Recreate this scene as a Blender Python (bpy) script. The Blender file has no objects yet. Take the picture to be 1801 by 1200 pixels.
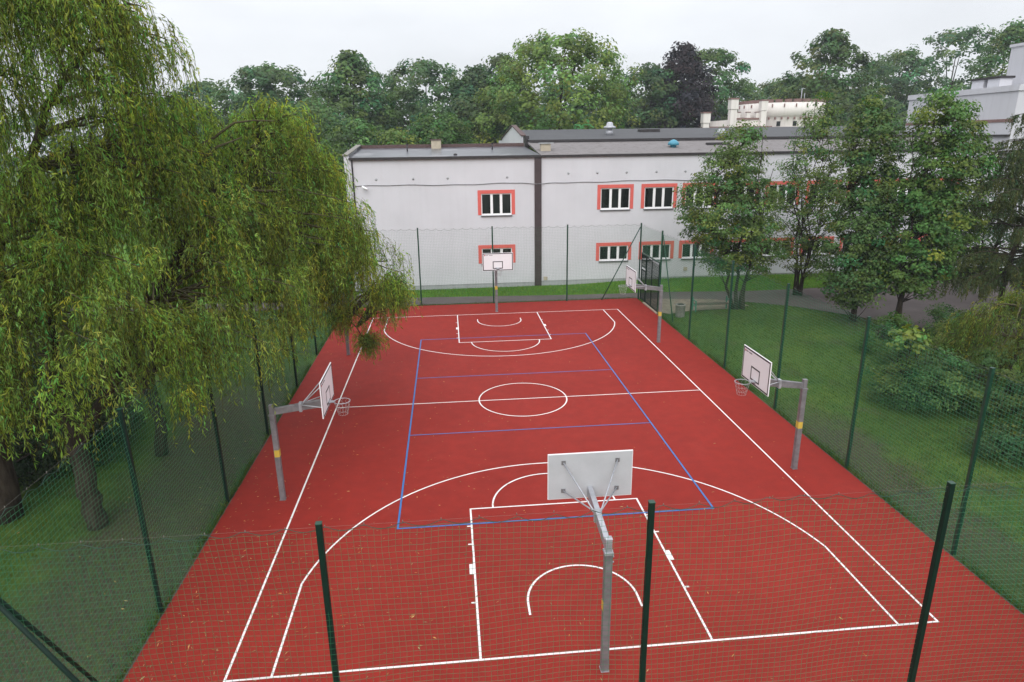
import bpy, bmesh, math, random
import numpy as np
from mathutils import Vector, Matrix

S = bpy.context.scene
COL = S.collection
random.seed(7)
RNG = np.random.default_rng(11)

# ------------------------------------------------------------------ camera
cam_d = bpy.data.cameras.new('camera')
cam_d.sensor_width = 36.0
cam_d.lens = 23.035
cam_d.clip_start = 0.1
cam_d.clip_end = 2000
cam = bpy.data.objects.new('camera', cam_d)
COL.objects.link(cam)
yaw, pitch, roll = 0.0925, -0.2965, -0.0138
Fv = Vector((math.sin(yaw) * math.cos(pitch), math.cos(yaw) * math.cos(pitch), math.sin(pitch)))
Rv = Vector((math.cos(yaw), -math.sin(yaw), 0))
Uv = Rv.cross(Fv)
R2 = math.cos(roll) * Rv + math.sin(roll) * Uv
U2 = -math.sin(roll) * Rv + math.cos(roll) * Uv
M3 = Matrix((R2, U2, -Fv)).transposed()
cam.matrix_world = Matrix.Translation((-2.7314, -24.9414, 10.1514)) @ M3.to_4x4()
S.camera = cam

# ------------------------------------------------------------------ sky, sun, exposure
SUN_EL, SUN_AZ = math.radians(38), math.radians(192)     # azimuth clockwise from +Y
world = bpy.data.worlds.new('World')
S.world = world
world.use_nodes = True
wn, wl = world.node_tree.nodes, world.node_tree.links
wn.clear()
w_out = wn.new('ShaderNodeOutputWorld')
w_bg = wn.new('ShaderNodeBackground')
w_bg.inputs['Strength'].default_value = 0.1
w_sky = wn.new('ShaderNodeTexSky')
w_sky.sky_type = 'NISHITA'
w_sky.sun_disc = False
w_sky.sun_elevation = SUN_EL
w_sky.sun_rotation = SUN_AZ
w_tc = wn.new('ShaderNodeTexCoord')
w_sep = wn.new('ShaderNodeSeparateXYZ')
wl.new(w_tc.outputs['Generated'], w_sep.inputs[0])
w_abs = wn.new('ShaderNodeMath'); w_abs.operation = 'MAXIMUM'; w_abs.inputs[1].default_value = 0.0
wl.new(w_sep.outputs['Z'], w_abs.inputs[0])
w_lin = wn.new('ShaderNodeMath'); w_lin.operation = 'MULTIPLY_ADD'    # overcast sky brightens evenly to the zenith
w_lin.inputs[1].default_value = 1.10; w_lin.inputs[2].default_value = 0.64
wl.new(w_abs.outputs[0], w_lin.inputs[0])
w_map = wn.new('ShaderNodeMapping'); w_map.inputs['Scale'].default_value = (1.6, 1.6, 5.0)
wl.new(w_tc.outputs['Generated'], w_map.inputs[0])
w_noi = wn.new('ShaderNodeTexNoise'); w_noi.inputs['Scale'].default_value = 1.5
w_noi.inputs['Detail'].default_value = 5; w_noi.inputs['Roughness'].default_value = 0.5
wl.new(w_map.outputs[0], w_noi.inputs['Vector'])
w_mr = wn.new('ShaderNodeMapRange')
w_mr.inputs['From Min'].default_value = 0.3; w_mr.inputs['From Max'].default_value = 0.7
w_mr.inputs['To Min'].default_value = 0.88; w_mr.inputs['To Max'].default_value = 1.10
wl.new(w_noi.outputs['Fac'], w_mr.inputs['Value'])
w_mul = wn.new('ShaderNodeMath'); w_mul.operation = 'MULTIPLY'
wl.new(w_lin.outputs[0], w_mul.inputs[0]); wl.new(w_mr.outputs[0], w_mul.inputs[1])
w_vm = wn.new('ShaderNodeVectorMath'); w_vm.operation = 'SCALE'
w_vm.inputs[0].default_value = (9.0, 9.2, 9.6)
wl.new(w_mul.outputs[0], w_vm.inputs['Scale'])
w_mix = wn.new('ShaderNodeMix'); w_mix.data_type = 'RGBA'; w_mix.inputs['Factor'].default_value = 0.94
wl.new(w_sky.outputs[0], w_mix.inputs['A']); wl.new(w_vm.outputs[0], w_mix.inputs['B'])
wl.new(w_mix.outputs['Result'], w_bg.inputs['Color'])
wl.new(w_bg.outputs[0], w_out.inputs['Surface'])

sun_d = bpy.data.lights.new('sun', 'SUN')
sun_d.energy = 1.5
sun_d.angle = math.radians(50)
sun_d.color = (1.0, 0.97, 0.93)
sun = bpy.data.objects.new('sun', sun_d)
COL.objects.link(sun)
sd = Vector((math.sin(SUN_AZ) * math.cos(SUN_EL), math.cos(SUN_AZ) * math.cos(SUN_EL), math.sin(SUN_EL)))
sun.rotation_euler = sd.to_track_quat('Z', 'Y').to_euler()
sun.location = (0, -40, 60)

vs = S.view_settings
vs.view_transform = 'Standard'
vs.look = 'None'
vs.exposure = 0.42
vs.gamma = 1.0
vs.use_curve_mapping = False
S.cycles.max_bounces = 6
S.cycles.diffuse_bounces = 4
S.cycles.glossy_bounces = 3
S.cycles.transmission_bounces = 4
S.cycles.transparent_max_bounces = 8

# ------------------------------------------------------------------ materials
def new_mat(name):
    m = bpy.data.materials.new(name)
    m.use_nodes = True
    nt = m.node_tree
    p = nt.nodes.get('Principled BSDF')
    return m, nt, p

def ramp(nt, fac, stops):
    r = nt.nodes.new('ShaderNodeValToRGB')
    e = r.color_ramp.elements
    e[0].position, e[0].color = stops[0][0], (*stops[0][1], 1)
    e[1].position, e[1].color = stops[-1][0], (*stops[-1][1], 1)
    for pos, c in stops[1:-1]:
        x = e.new(pos); x.color = (*c, 1)
    nt.links.new(fac, r.inputs['Fac'])
    return r.outputs['Color']

def noise(nt, scale, detail=4, rough=0.55, vec=None, coord='Object', stretch=None):
    n = nt.nodes.new('ShaderNodeTexNoise')
    n.inputs['Scale'].default_value = scale
    n.inputs['Detail'].default_value = detail
    n.inputs['Roughness'].default_value = rough
    if vec is None:
        tc = nt.nodes.new('ShaderNodeTexCoord')
        vec = tc.outputs[coord]
    if stretch:
        mp = nt.nodes.new('ShaderNodeMapping'); mp.inputs['Scale'].default_value = stretch
        nt.links.new(vec, mp.inputs[0]); vec = mp.outputs[0]
    nt.links.new(vec, n.inputs['Vector'])
    return n.outputs['Fac']

def mixc(nt, fac, a, b, blend='MIX'):
    m = nt.nodes.new('ShaderNodeMix'); m.data_type = 'RGBA'; m.blend_type = blend
    for k, v in (('Factor', fac), ('A', a), ('B', b)):
        if isinstance(v, (int, float)):
            m.inputs[k].default_value = v
        elif isinstance(v, tuple):
            m.inputs[k].default_value = (*v, 1)
        else:
            nt.links.new(v, m.inputs[k])
    return m.outputs['Result']

def bump(nt, p, height, strength=0.3, dist=0.02):
    b = nt.nodes.new('ShaderNodeBump')
    b.inputs['Strength'].default_value = strength
    b.inputs['Distance'].default_value = dist
    nt.links.new(height, b.inputs['Height'])
    nt.links.new(b.outputs[0], p.inputs['Normal'])

def varied(name, c, var=0.15, scale=3, rough=0.6, metal=0.0, bmp=0.0, bscale=40, spec=0.4, stretch=None):
    m, nt, p = new_mat(name)
    n = noise(nt, scale, 5, 0.6, stretch=stretch)
    lo = tuple(x * (1 - var) for x in c); hi = tuple(min(1, x * (1 + var)) for x in c)
    nt.links.new(ramp(nt, n, [(0.3, lo), (0.7, hi)]), p.inputs['Base Color'])
    p.inputs['Roughness'].default_value = rough
    p.inputs['Metallic'].default_value = metal
    p.inputs['Specular IOR Level'].default_value = spec
    if bmp:
        bump(nt, p, noise(nt, bscale, 3), bmp, 0.01)
    return m

def math_node(nt, op, a, b=None, clamp=False):
    m = nt.nodes.new('ShaderNodeMath'); m.operation = op; m.use_clamp = clamp
    for i, v in enumerate((a, b)):
        if v is None: continue
        if isinstance(v, (int, float)): m.inputs[i].default_value = v
        else: nt.links.new(v, m.inputs[i])
    return m.outputs[0]

def band(nt, val, lo, hi, soft):
    a = nt.nodes.new('ShaderNodeMapRange'); a.clamp = True
    a.inputs['From Min'].default_value = lo - soft; a.inputs['From Max'].default_value = lo + soft
    nt.links.new(val, a.inputs['Value'])
    b = nt.nodes.new('ShaderNodeMapRange'); b.clamp = True
    b.inputs['From Min'].default_value = hi + soft; b.inputs['From Max'].default_value = hi - soft
    nt.links.new(val, b.inputs['Value'])
    return math_node(nt, 'MULTIPLY', a.outputs[0], b.outputs[0])

# court rubber
def court_mat():
    m, nt, p = new_mat('red_rubber')
    big = noise(nt, 0.22, 5, 0.62)
    mid = noise(nt, 2.3, 4, 0.6)
    fine = noise(nt, 75, 2, 0.7)
    c = ramp(nt, big, [(0.3, (0.212, 0.0165, 0.0108)), (0.7, (0.256, 0.0212, 0.0140))])
    c2 = ramp(nt, mid, [(0.3, (0.90, 0.91, 0.92)), (0.72, (1.07, 1.06, 1.06))])
    c3 = ramp(nt, fine, [(0.32, (0.72, 0.72, 0.74)), (0.68, (1.22, 1.2, 1.18))])
    c = mixc(nt, 1.0, c, c2, 'MULTIPLY')
    c = mixc(nt, 1.0, c, c3, 'MULTIPLY')
    # faint dusty scuffs
    sc = noise(nt, 0.7, 7, 0.72)
    f = nt.nodes.new('ShaderNodeMapRange'); f.inputs['From Min'].default_value = 0.56; f.inputs['From Max'].default_value = 0.8
    f.inputs['To Max'].default_value = 0.28
    nt.links.new(sc, f.inputs['Value'])
    c = mixc(nt, f.outputs[0], c, (0.29, 0.048, 0.036))
    nt.links.new(c, p.inputs['Base Color'])
    p.inputs['Roughness'].default_value = 0.75
    p.inputs['Specular IOR Level'].default_value = 0.16
    bump(nt, p, fine, 0.35, 0.006)
    return m

def paint_mat(name, c):
    m, nt, p = new_mat(name)
    n = noise(nt, 60, 3, 0.7); n2 = noise(nt, 1.6, 5, 0.65)
    lo = tuple(x * 0.8 for x in c)
    col = ramp(nt, n, [(0.28, lo), (0.6, c)])
    col = mixc(nt, 1.0, col, ramp(nt, n2, [(0.25, (0.82, 0.79, 0.77)), (0.6, (1, 1, 1))]), 'MULTIPLY')
    w1 = nt.nodes.new('ShaderNodeMapRange'); w1.inputs['From Min'].default_value = 0.60; w1.inputs['From Max'].default_value = 0.74; w1.inputs['To Max'].default_value = 0.75
    nt.links.new(noise(nt, 22, 6, 0.75), w1.inputs['Value'])
    col = mixc(nt, w1.outputs[0], col, (0.26, 0.05, 0.042))
    nt.links.new(col, p.inputs['Base Color'])
    p.inputs['Roughness'].default_value = 0.7
    bump(nt, p, n, 0.3, 0.004)
    return m

def ground_mat():
    m, nt, p = new_mat('lawn_soil')
    tc = nt.nodes.new('ShaderNodeTexCoord')
    sep = nt.nodes.new('ShaderNodeSeparateXYZ'); nt.links.new(tc.outputs['Object'], sep.inputs[0])
    big = noise(nt, 0.25, 5, 0.6); mid = noise(nt, 1.7, 5, 0.7); fine = noise(nt, 26, 4, 0.7)
    g = ramp(nt, mid, [(0.3, (0.034, 0.066, 0.011)), (0.55, (0.054, 0.100, 0.016)), (0.75, (0.088, 0.122, 0.028))])
    g = mixc(nt, 1.0, g, ramp(nt, big, [(0.32, (0.72, 0.78, 0.75)), (0.5, (1.0, 1.0, 1.0)), (0.68, (1.3, 1.15, 0.95))]), 'MULTIPLY')
    g = mixc(nt, 1.0, g, ramp(nt, fine, [(0.3, (0.78, 0.8, 0.74)), (0.7, (1.2, 1.2, 1.18))]), 'MULTIPLY')
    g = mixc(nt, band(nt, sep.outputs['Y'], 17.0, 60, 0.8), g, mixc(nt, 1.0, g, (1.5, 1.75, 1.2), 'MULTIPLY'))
    soil = ramp(nt, noise(nt, 9, 5, 0.7), [(0.3, (0.028, 0.022, 0.016)), (0.5, (0.052, 0.041, 0.030)), (0.75, (0.10, 0.082, 0.062))])
    wob = math_node(nt, 'MULTIPLY', math_node(nt, 'SUBTRACT', noise(nt, 0.9, 5, 0.65), 0.5), 3.2)
    xw = math_node(nt, 'ADD', sep.outputs['X'], wob)
    left = math_node(nt, 'MULTIPLY', band(nt, xw, -13.2, -8.6, 0.6), band(nt, sep.outputs['Y'], -40, 3.5, 2.5))
    right = math_node(nt, 'MULTIPLY', band(nt, xw, 8.6, 11.6, 0.5), band(nt, sep.outputs['Y'], -13.0, -2.5, 2.0))
    yard = math_node(nt, 'MULTIPLY', band(nt, xw, 19.2, 25.5, 0.7), band(nt, math_node(nt, 'ADD', sep.outputs['Y'], wob), 4.2, 10.5, 0.7))
    pat = nt.nodes.new('ShaderNodeMapRange'); pat.inputs['From Min'].default_value = 0.56; pat.inputs['From Max'].default_value = 0.68
    nt.links.new(noise(nt, 0.42, 4, 0.6), pat.inputs['Value'])
    f = math_node(nt, 'MAXIMUM', math_node(nt, 'MAXIMUM', left, right), math_node(nt, 'MAXIMUM', yard, math_node(nt, 'MULTIPLY', pat.outputs[0], 0.7)))
    thin = nt.nodes.new('ShaderNodeMapRange'); thin.inputs['From Min'].default_value = 0.35; thin.inputs['From Max'].default_value = 0.6
    thin.inputs['To Min'].default_value = 0.45; thin.inputs['To Max'].default_value = 1.0
    nt.links.new(noise(nt, 6, 4, 0.7), thin.inputs['Value'])
    f = math_node(nt, 'MULTIPLY', f, thin.outputs[0], True)
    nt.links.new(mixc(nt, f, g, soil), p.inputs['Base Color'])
    p.inputs['Roughness'].default_value = 0.95
    p.inputs['Specular IOR Level'].default_value = 0.15
    bump(nt, p, fine, 0.8, 0.05)
    return m

def asphalt_mat():
    m, nt, p = new_mat('old_asphalt')
    big = noise(nt, 0.35, 6, 0.65); fine = noise(nt, 30, 3, 0.7)
    c = ramp(nt, big, [(0.3, (0.066, 0.051, 0.050)), (0.55, (0.090, 0.071, 0.068)), (0.75, (0.125, 0.103, 0.097))])
    c = mixc(nt, 1.0, c, ramp(nt, fine, [(0.3, (0.75, 0.75, 0.75)), (0.7, (1.2, 1.2, 1.2))]), 'MULTIPLY')
    nt.links.new(c, p.inputs['Base Color'])
    p.inputs['Roughness'].default_value = 0.85
    bump(nt, p, fine, 0.3, 0.01)
    return m

def wall_mat(name, c, streak=0.10):
    m, nt, p = new_mat(name)
    big = noise(nt, 0.5, 5, 0.6)
    st = noise(nt, 1.3, 6, 0.7, stretch=(1.6, 1.6, 0.07))
    fine = noise(nt, 50, 3, 0.7)
    col = ramp(nt, big, [(0.3, tuple(x * 0.95 for x in c)), (0.7, tuple(min(1, x * 1.03) for x in c))])
    col = mixc(nt, 1.0, col, ramp(nt, st, [(0.28, (1 - streak * 1.6, 1 - streak * 1.7, 1 - streak * 1.8)), (0.5, (1, 1, 1))]), 'MULTIPLY')
    col = mixc(nt, 1.0, col, ramp(nt, fine, [(0.3, (0.94, 0.94, 0.94)), (0.7, (1.03, 1.03, 1.03))]), 'MULTIPLY')
    nt.links.new(col, p.inputs['Base Color'])
    p.inputs['Roughness'].default_value = 0.9
    p.inputs['Specular IOR Level'].default_value = 0.2
    bump(nt, p, fine, 0.25, 0.01)
    return m

def bitumen_mat(name, lo, mid, hi, rough=0.45, patch=0.0):
    m, nt, p = new_mat(name)
    a = noise(nt, 0.8, 6, 0.65, stretch=(0.6, 1.6, 1)); b = noise(nt, 0.35, 5, 0.6)
    c = ramp(nt, a, [(0.3, lo), (0.52, mid), (0.75, hi)])
    if patch:
        f = nt.nodes.new('ShaderNodeMapRange'); f.inputs['From Min'].default_value = 0.53; f.inputs['From Max'].default_value = 0.64
        f.inputs['To Max'].default_value = patch
        nt.links.new(b, f.inputs['Value'])
        c = mixc(nt, f.outputs[0], c, (0.30, 0.30, 0.32))  # pale patches: sky sheen of puddles painted into the colour
    nt.links.new(c, p.inputs['Base Color'])
    p.inputs['Roughness'].default_value = rough
    bump(nt, p, a, 0.2, 0.02)
    return m

def leaf_mat(name, transl=0.35, rough=0.5):
    m, nt, p = new_mat(name)
    at = nt.nodes.new('ShaderNodeAttribute'); at.attribute_name = 'tint'
    nt.links.new(at.outputs['Color'], p.inputs['Base Color'])
    p.inputs['Roughness'].default_value = rough
    p.inputs['Specular IOR Level'].default_value = 0.2
    tr = nt.nodes.new('ShaderNodeBsdfTranslucent')
    w = mixc(nt, 1.0, at.outputs['Color'], (1.25, 1.35, 0.6), 'MULTIPLY')
    nt.links.new(w, tr.inputs['Color'])
    mx = nt.nodes.new('ShaderNodeMixShader'); mx.inputs[0].default_value = transl
    out = nt.nodes.get('Material Output')
    nt.links.new(p.outputs[0], mx.inputs[1]); nt.links.new(tr.outputs[0], mx.inputs[2])
    nt.links.new(mx.outputs[0], out.inputs['Surface'])
    return m

def bark_mat(name, lo, hi):
    m, nt, p = new_mat(name)
    n = noise(nt, 7, 6, 0.7, stretch=(1, 1, 0.25))
    nt.links.new(ramp(nt, n, [(0.3, lo), (0.7, hi)]), p.inputs['Base Color'])
    p.inputs['Roughness'].default_value = 0.95
    p.inputs['Specular IOR Level'].default_value = 0.1
    bump(nt, p, n, 0.9, 0.05)
    return m

MAT = dict(
    court=court_mat(), white_line=paint_mat('white_line_paint', (0.80, 0.78, 0.77)), blue_line=paint_mat('blue_line_paint', (0.025, 0.145, 0.40)),
    ground=ground_mat(), asphalt=asphalt_mat(),
    sand=varied('sandy_soil', (0.20, 0.165, 0.125), 0.35, 3, 0.95, bmp=0.5, bscale=25),
    edging=varied('dark_edging', (0.07, 0.062, 0.052), 0.35, 5, 0.9),
    kerb=varied('kerb_concrete', (0.30, 0.25, 0.19), 0.2, 4, 0.9),
    wall=wall_mat('white_render', (0.57, 0.568, 0.60), 0.022), wall_high=wall_mat('white_render_high', (0.53, 0.53, 0.565), 0.05),
    plinth=wall_mat('grey_plinth', (0.36, 0.37, 0.38), 0.14),
    red_band=varied('red_surround_paint', (0.60, 0.115, 0.095), 0.08, 2.5, 0.8),
    pvc=varied('white_plastic_frame', (0.80, 0.80, 0.81), 0.03, 2, 0.35),
    sill=varied('grey_sill_metal', (0.10, 0.10, 0.105), 0.15, 5, 0.5),
    brown=varied('brown_sheet_metal', (0.050, 0.034, 0.036), 0.2, 3, 0.55),
    gutter=varied('dark_gutter', (0.028, 0.024, 0.026), 0.2, 3, 0.45),
    roof_low=bitumen_mat('bitumen_low', (0.05, 0.052, 0.062), (0.075, 0.078, 0.092), (0.12, 0.125, 0.142), 0.28, 0.55),
    roof_top=bitumen_mat('bitumen_top', (0.026, 0.027, 0.031), (0.036, 0.037, 0.042), (0.05, 0.051, 0.057), 0.7),
    roof_grey=wall_mat('weathered_grey_sheet', (0.185, 0.172, 0.172), 0.26),
    tile=varied('clay_tile', (0.085, 0.052, 0.050), 0.3, 6, 0.8),
    beige=varied('beige_render', (0.40, 0.35, 0.27), 0.15, 3, 0.9),
    steel=varied('galvanised_steel', (0.38, 0.39, 0.42), 0.2, 6, 0.5, 0.45, bmp=0.1),
    steel_dark=varied('dark_galvanised_steel', (0.20, 0.195, 0.205), 0.25, 5, 0.55, 0.35, bmp=0.1),  # dark steel; on the hoop poles it paints in their shade
    board_white=varied('white_board_face', (0.74, 0.725, 0.745), 0.03, 2, 0.45),
    board_back=varied('grey_board_back', (0.42, 0.43, 0.45), 0.06, 2.5, 0.6),
    black=varied('black_print', (0.016, 0.014, 0.016), 0.1, 4, 0.6),
    red_print=varied('red_print', (0.45, 0.04, 0.045), 0.1, 4, 0.6),
    yellow=varied('yellow_sticker', (0.56, 0.40, 0.06), 0.12, 9, 0.5),
    post=varied('dark_green_post', (0.0035, 0.017, 0.011), 0.2, 6, 0.6, spec=0.2),
    post_light=varied('green_post_paint', (0.004, 0.040, 0.023), 0.15, 6, 0.4, spec=0.5),
    net=varied('green_net_cord', (0.018, 0.145, 0.066), 0.2, 9, 0.45, spec=0.5),
    wire=varied('steel_wire', (0.45, 0.46, 0.46), 0.1, 9, 0.4, 0.6), old_wire=varied('dull_wire', (0.16, 0.15, 0.13), 0.1, 9, 0.6, 0.2),
    bench_green=varied('bench_green', (0.03, 0.16, 0.10), 0.15, 5, 0.5),
    bench_wood=varied('bench_wood', (0.075, 0.062, 0.05), 0.3, 12, 0.8, stretch=(1, 8, 8)),
    concrete=varied('bin_concrete', (0.20, 0.19, 0.17), 0.25, 7, 0.95, bmp=0.4),
    bin_dark=varied('bin_opening', (0.02, 0.02, 0.018), 0.2, 7, 0.9),
    blue_cap=varied('blue_vent_paint', (0.06, 0.24, 0.33), 0.12, 6, 0.5),
    castle=wall_mat('cream_castle_render', (0.70, 0.66, 0.63), 0.10),
    castle_trim=varied('castle_brick_trim', (0.20, 0.12, 0.11), 0.2, 6, 0.85),
    leaf=leaf_mat('leaf'), needle=leaf_mat('needle', 0.2, 0.6), willow_leaf=leaf_mat('willow_leaf', 0.58, 0.5),
    bark=bark_mat('bark_dark', (0.020, 0.015, 0.011), (0.062, 0.05, 0.038)),
    bark_green=bark_mat('bark_mossy', (0.045, 0.042, 0.022), (0.11, 0.10, 0.055)),
    litter=leaf_mat('fallen_leaf', 0.1, 0.7),
)
def glass_mat():
    m, nt, p = new_mat('window_glass')
    n = noise(nt, 1.1, 3, 0.5, stretch=(3, 1, 0.5))
    nt.links.new(ramp(nt, n, [(0.35, (0.006, 0.008, 0.008)), (0.7, (0.022, 0.026, 0.026))]), p.inputs['Base Color'])
    p.inputs['Roughness'].default_value = 0.12
    p.inputs['Specular IOR Level'].default_value = 0.35
    return m
MAT['glass'] = glass_mat()

# ------------------------------------------------------------------ object helpers
def tag(o, label=None, cat=None, group=None, kind=None):
    if label: o['label'] = label
    if cat: o['category'] = cat
    if group: o['group'] = group
    if kind: o['kind'] = kind
    return o

def empty(name, loc=(0, 0, 0), rz=0.0, label=None, cat=None, group=None):
    o = bpy.data.objects.new(name, None)
    o.empty_display_size = 0.3
    o.location = loc; o.rotation_euler = (0, 0, rz)
    COL.objects.link(o)
    return tag(o, label, cat, group)

class MB:
    """collects simple solids into one mesh"""
    def __init__(s): s.v = []; s.f = []; s.sm = []
    def add(s, vs_, fs, smooth=False):
        b = len(s.v); s.v += [tuple(v) for v in vs_]
        for f in fs: s.f.append([b + i for i in f]); s.sm.append(smooth)
        return s
    def box(s, x0, x1, y0, y1, z0, z1):
        vs_ = [(x, y, z) for z in (z0, z1) for y in (y0, y1) for x in (x0, x1)]
        return s.add(vs_, [(0, 2, 3, 1), (4, 5, 7, 6), (0, 1, 5, 4), (2, 6, 7, 3), (0, 4, 6, 2), (1, 3, 7, 5)])
    def bar(s, a, b, w, h=None, up=(0, 0, 1)):
        h = h or w
        a, b = Vector(a), Vector(b); d = (b - a).normalized(); u = Vector(up)
        if abs(d.dot(u)) > 0.98: u = Vector((0, 1, 0))
        r = d.cross(u).normalized(); u = r.cross(d)
        vs_ = [p + r * sx * w / 2 + u * sy * h / 2 for p in (a, b) for sx, sy in ((-1, -1), (1, -1), (1, 1), (-1, 1))]
        return s.add(vs_, [(0, 1, 2, 3), (7, 6, 5, 4), (0, 4, 5, 1), (1, 5, 6, 2), (2, 6, 7, 3), (3, 7, 4, 0)])
    def tube(s, pts, rad, n=8, caps=True, smooth=True):
        pts = [Vector(p) for p in pts]
        rad = rad if hasattr(rad, '__len__') else [rad] * len(pts)
        d0 = (pts[1] - pts[0]).normalized()
        u = Vector((0, 0, 1)) if abs(d0.z) < 0.9 else Vector((1, 0, 0))
        r = d0.cross(u).normalized()
        vs_ = []
        for i, p in enumerate(pts):
            d = (pts[min(i + 1, len(pts) - 1)] - pts[max(i - 1, 0)]).normalized()
            r = (r - d * r.dot(d)).normalized(); w = d.cross(r)
            for k in range(n):
                a = 2 * math.pi * k / n
                vs_.append(p + (r * math.cos(a) + w * math.sin(a)) * rad[i])
        fs = [(i * n + k, i * n + (k + 1) % n, (i + 1) * n + (k + 1) % n, (i + 1) * n + k) for i in range(len(pts) - 1) for k in range(n)]
        if caps: fs += [tuple(range(n))[::-1], tuple((len(pts) - 1) * n + k for k in range(n))]
        return s.add(vs_, fs, smooth)
    def lathe(s, prof, c=(0, 0, 0), n=24, smooth=True):
        vs_ = [(c[0] + r * math.cos(2 * math.pi * k / n), c[1] + r * math.sin(2 * math.pi * k / n), c[2] + z) for r, z in prof for k in range(n)]
        fs = [(i * n + k, i * n + (k + 1) % n, (i + 1) * n + (k + 1) % n, (i + 1) * n + k) for i in range(len(prof) - 1) for k in range(n)]
        fs += [tuple(range(n))[::-1], tuple((len(prof) - 1) * n + k for k in range(n))]
        return s.add(vs_, fs, smooth)
    def prism(s, poly, z0, z1):
        n = len(poly)
        return s.add([(x, y, z0) for x, y in poly] + [(x, y, z1) for x, y in poly],
                     [tuple(range(n))[::-1], tuple(range(n, 2 * n))] + [(i, (i + 1) % n, n + (i + 1) % n, n + i) for i in range(n)])
    def build(s, name, mat, parent=None, bevel=0.0):
        me = bpy.data.meshes.new(name)
        me.from_pydata(s.v, [], s.f)
        me.polygons.foreach_set('use_smooth', s.sm)
        me.materials.append(mat)
        me.update()
        o = bpy.data.objects.new(name, me)
        COL.objects.link(o)
        if parent: o.parent = parent
        if bevel:
            b = o.modifiers.new('bevel', 'BEVEL'); b.width = bevel; b.segments = 2; b.limit_method = 'ANGLE'
        return o

def np_mesh(name, verts, quads, mat, parent=None, tint=None, tris=None, smooth=False):
    me = bpy.data.meshes.new(name)
    verts = np.asarray(verts, np.float32).reshape(-1, 3)
    me.vertices.add(len(verts)); me.vertices.foreach_set('co', verts.ravel())
    idx, starts = [], []
    off = 0
    if quads is not None and len(quads):
        q = np.asarray(quads, np.int32).reshape(-1, 4)
        idx.append(q.ravel()); starts.append(np.arange(len(q), dtype=np.int32) * 4); off = q.size
    if tris is not None and len(tris):
        t = np.asarray(tris, np.int32).reshape(-1, 3)
        idx.append(t.ravel()); starts.append(off + np.arange(len(t), dtype=np.int32) * 3)
    idx = np.concatenate(idx); starts = np.concatenate(starts)
    me.loops.add(len(idx)); me.loops.foreach_set('vertex_index', idx)
    me.polygons.add(len(starts)); me.polygons.foreach_set('loop_start', starts)
    me.update(calc_edges=True)
    if tint is not None:
        a = me.attributes.new('tint', 'FLOAT_COLOR', 'POINT')
        rgba = np.ones((len(verts), 4), np.float32); rgba[:, :3] = tint
        a.data.foreach_set('color', rgba.ravel())
    me.polygons.foreach_set('use_smooth', np.full(len(starts), smooth))
    me.materials.append(mat)
    o = bpy.data.objects.new(name, me)
    COL.objects.link(o)
    if parent: o.parent = parent
    return o

def unit(a):
    return a / np.maximum(np.linalg.norm(a, axis=-1, keepdims=True), 1e-9)

def leaf_geo(c, axis, nrm, ln, wd, tint):
    """pointed leaves: base, side, tip, side"""
    axis = unit(axis); side = unit(np.cross(axis, nrm)); n2 = np.cross(side, axis)
    ln = np.asarray(ln)[:, None]; wd = np.asarray(wd)[:, None]
    v = np.stack([c, c + axis * ln * 0.45 + side * wd / 2 + n2 * wd * 0.12, c + axis * ln, c + axis * ln * 0.45 - side * wd / 2 + n2 * wd * 0.12], 1)
    return v.reshape(-1, 3), np.arange(len(c) * 4).reshape(-1, 4), np.repeat(tint, 4, 0)

def cords(lines, rad, e1, e2):
    """3-sided cords; lines (n, m, 3)"""
    n, m, _ = lines.shape
    ang = np.array([0.5, 2.6, 4.7])
    ring = np.cos(ang)[:, None] * np.asarray(e1)[None] + np.sin(ang)[:, None] * np.asarray(e2)[None]
    v = lines[:, :, None, :] + ring[None, None] * rad
    base = (np.arange(n)[:, None, None] * m + np.arange(m - 1)[None, :, None]) * 3
    k = np.arange(3)[None, None]; k2 = (k + 1) % 3
    q = np.stack([base + k, base + k2, base + 3 + k2, base + 3 + k], -1)
    return v.reshape(-1, 3), q.reshape(-1, 4)

def join_geo(parts):
    vs_, qs, off = [], [], 0
    for v, q in parts:
        vs_.append(v); qs.append(q + off); off += len(v)
    return np.concatenate(vs_), np.concatenate(qs)

def copy_tree(o, parent=None):
    c = o.copy(); COL.objects.link(c)
    if parent: c.parent = parent
    for ch in list(o.children): copy_tree(ch, c)
    return c

# ------------------------------------------------------------------ setting: ground, court, yard
def hgt(x, y):
    def ss(a, b, t):
        t = np.clip((t - a) / (b - a), 0, 1); return t * t * (3 - 2 * t)
    h = 0.26 * ss(18.2, 21.4, y) * ss(3.0, 15.0, x)
    n = 0.025 * np.sin(x * 0.9 + 1.3 * np.sin(y * 0.5)) * np.cos(y * 0.8 + x * 0.2)
    out = np.maximum(np.abs(x) - 10.2, np.abs(y) - 18.6)
    return h + n * ss(0, 3, out) * (np.abs(x) < 60) - 0.012
def build_ground():
    a = np.concatenate([np.linspace(-600, -70, 10)[:-1], np.linspace(-70, -32, 12)[:-1], np.arange(-32, 32, 0.8), np.linspace(32, 80, 14), np.linspace(80, 600, 12)[1:]])
    b = np.concatenate([np.linspace(-200, -32, 8)[:-1], np.arange(-32, 32, 0.8), np.linspace(32, 150, 20), np.linspace(150, 900, 12)[1:]])
    X, Y = np.meshgrid(a, b)
    V = np.stack([X, Y, hgt(X, Y)], -1).reshape(-1, 3)
    i = np.arange(len(b) - 1)[:, None] * len(a) + np.arange(len(a) - 1)[None]
    Q = np.stack([i, i + 1, i + 1 + len(a), i + len(a)], -1).reshape(-1, 4)
    o = np_mesh('ground', V, Q, MAT['ground'], smooth=True)
    tag(o, kind='structure')
build_ground()

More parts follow.
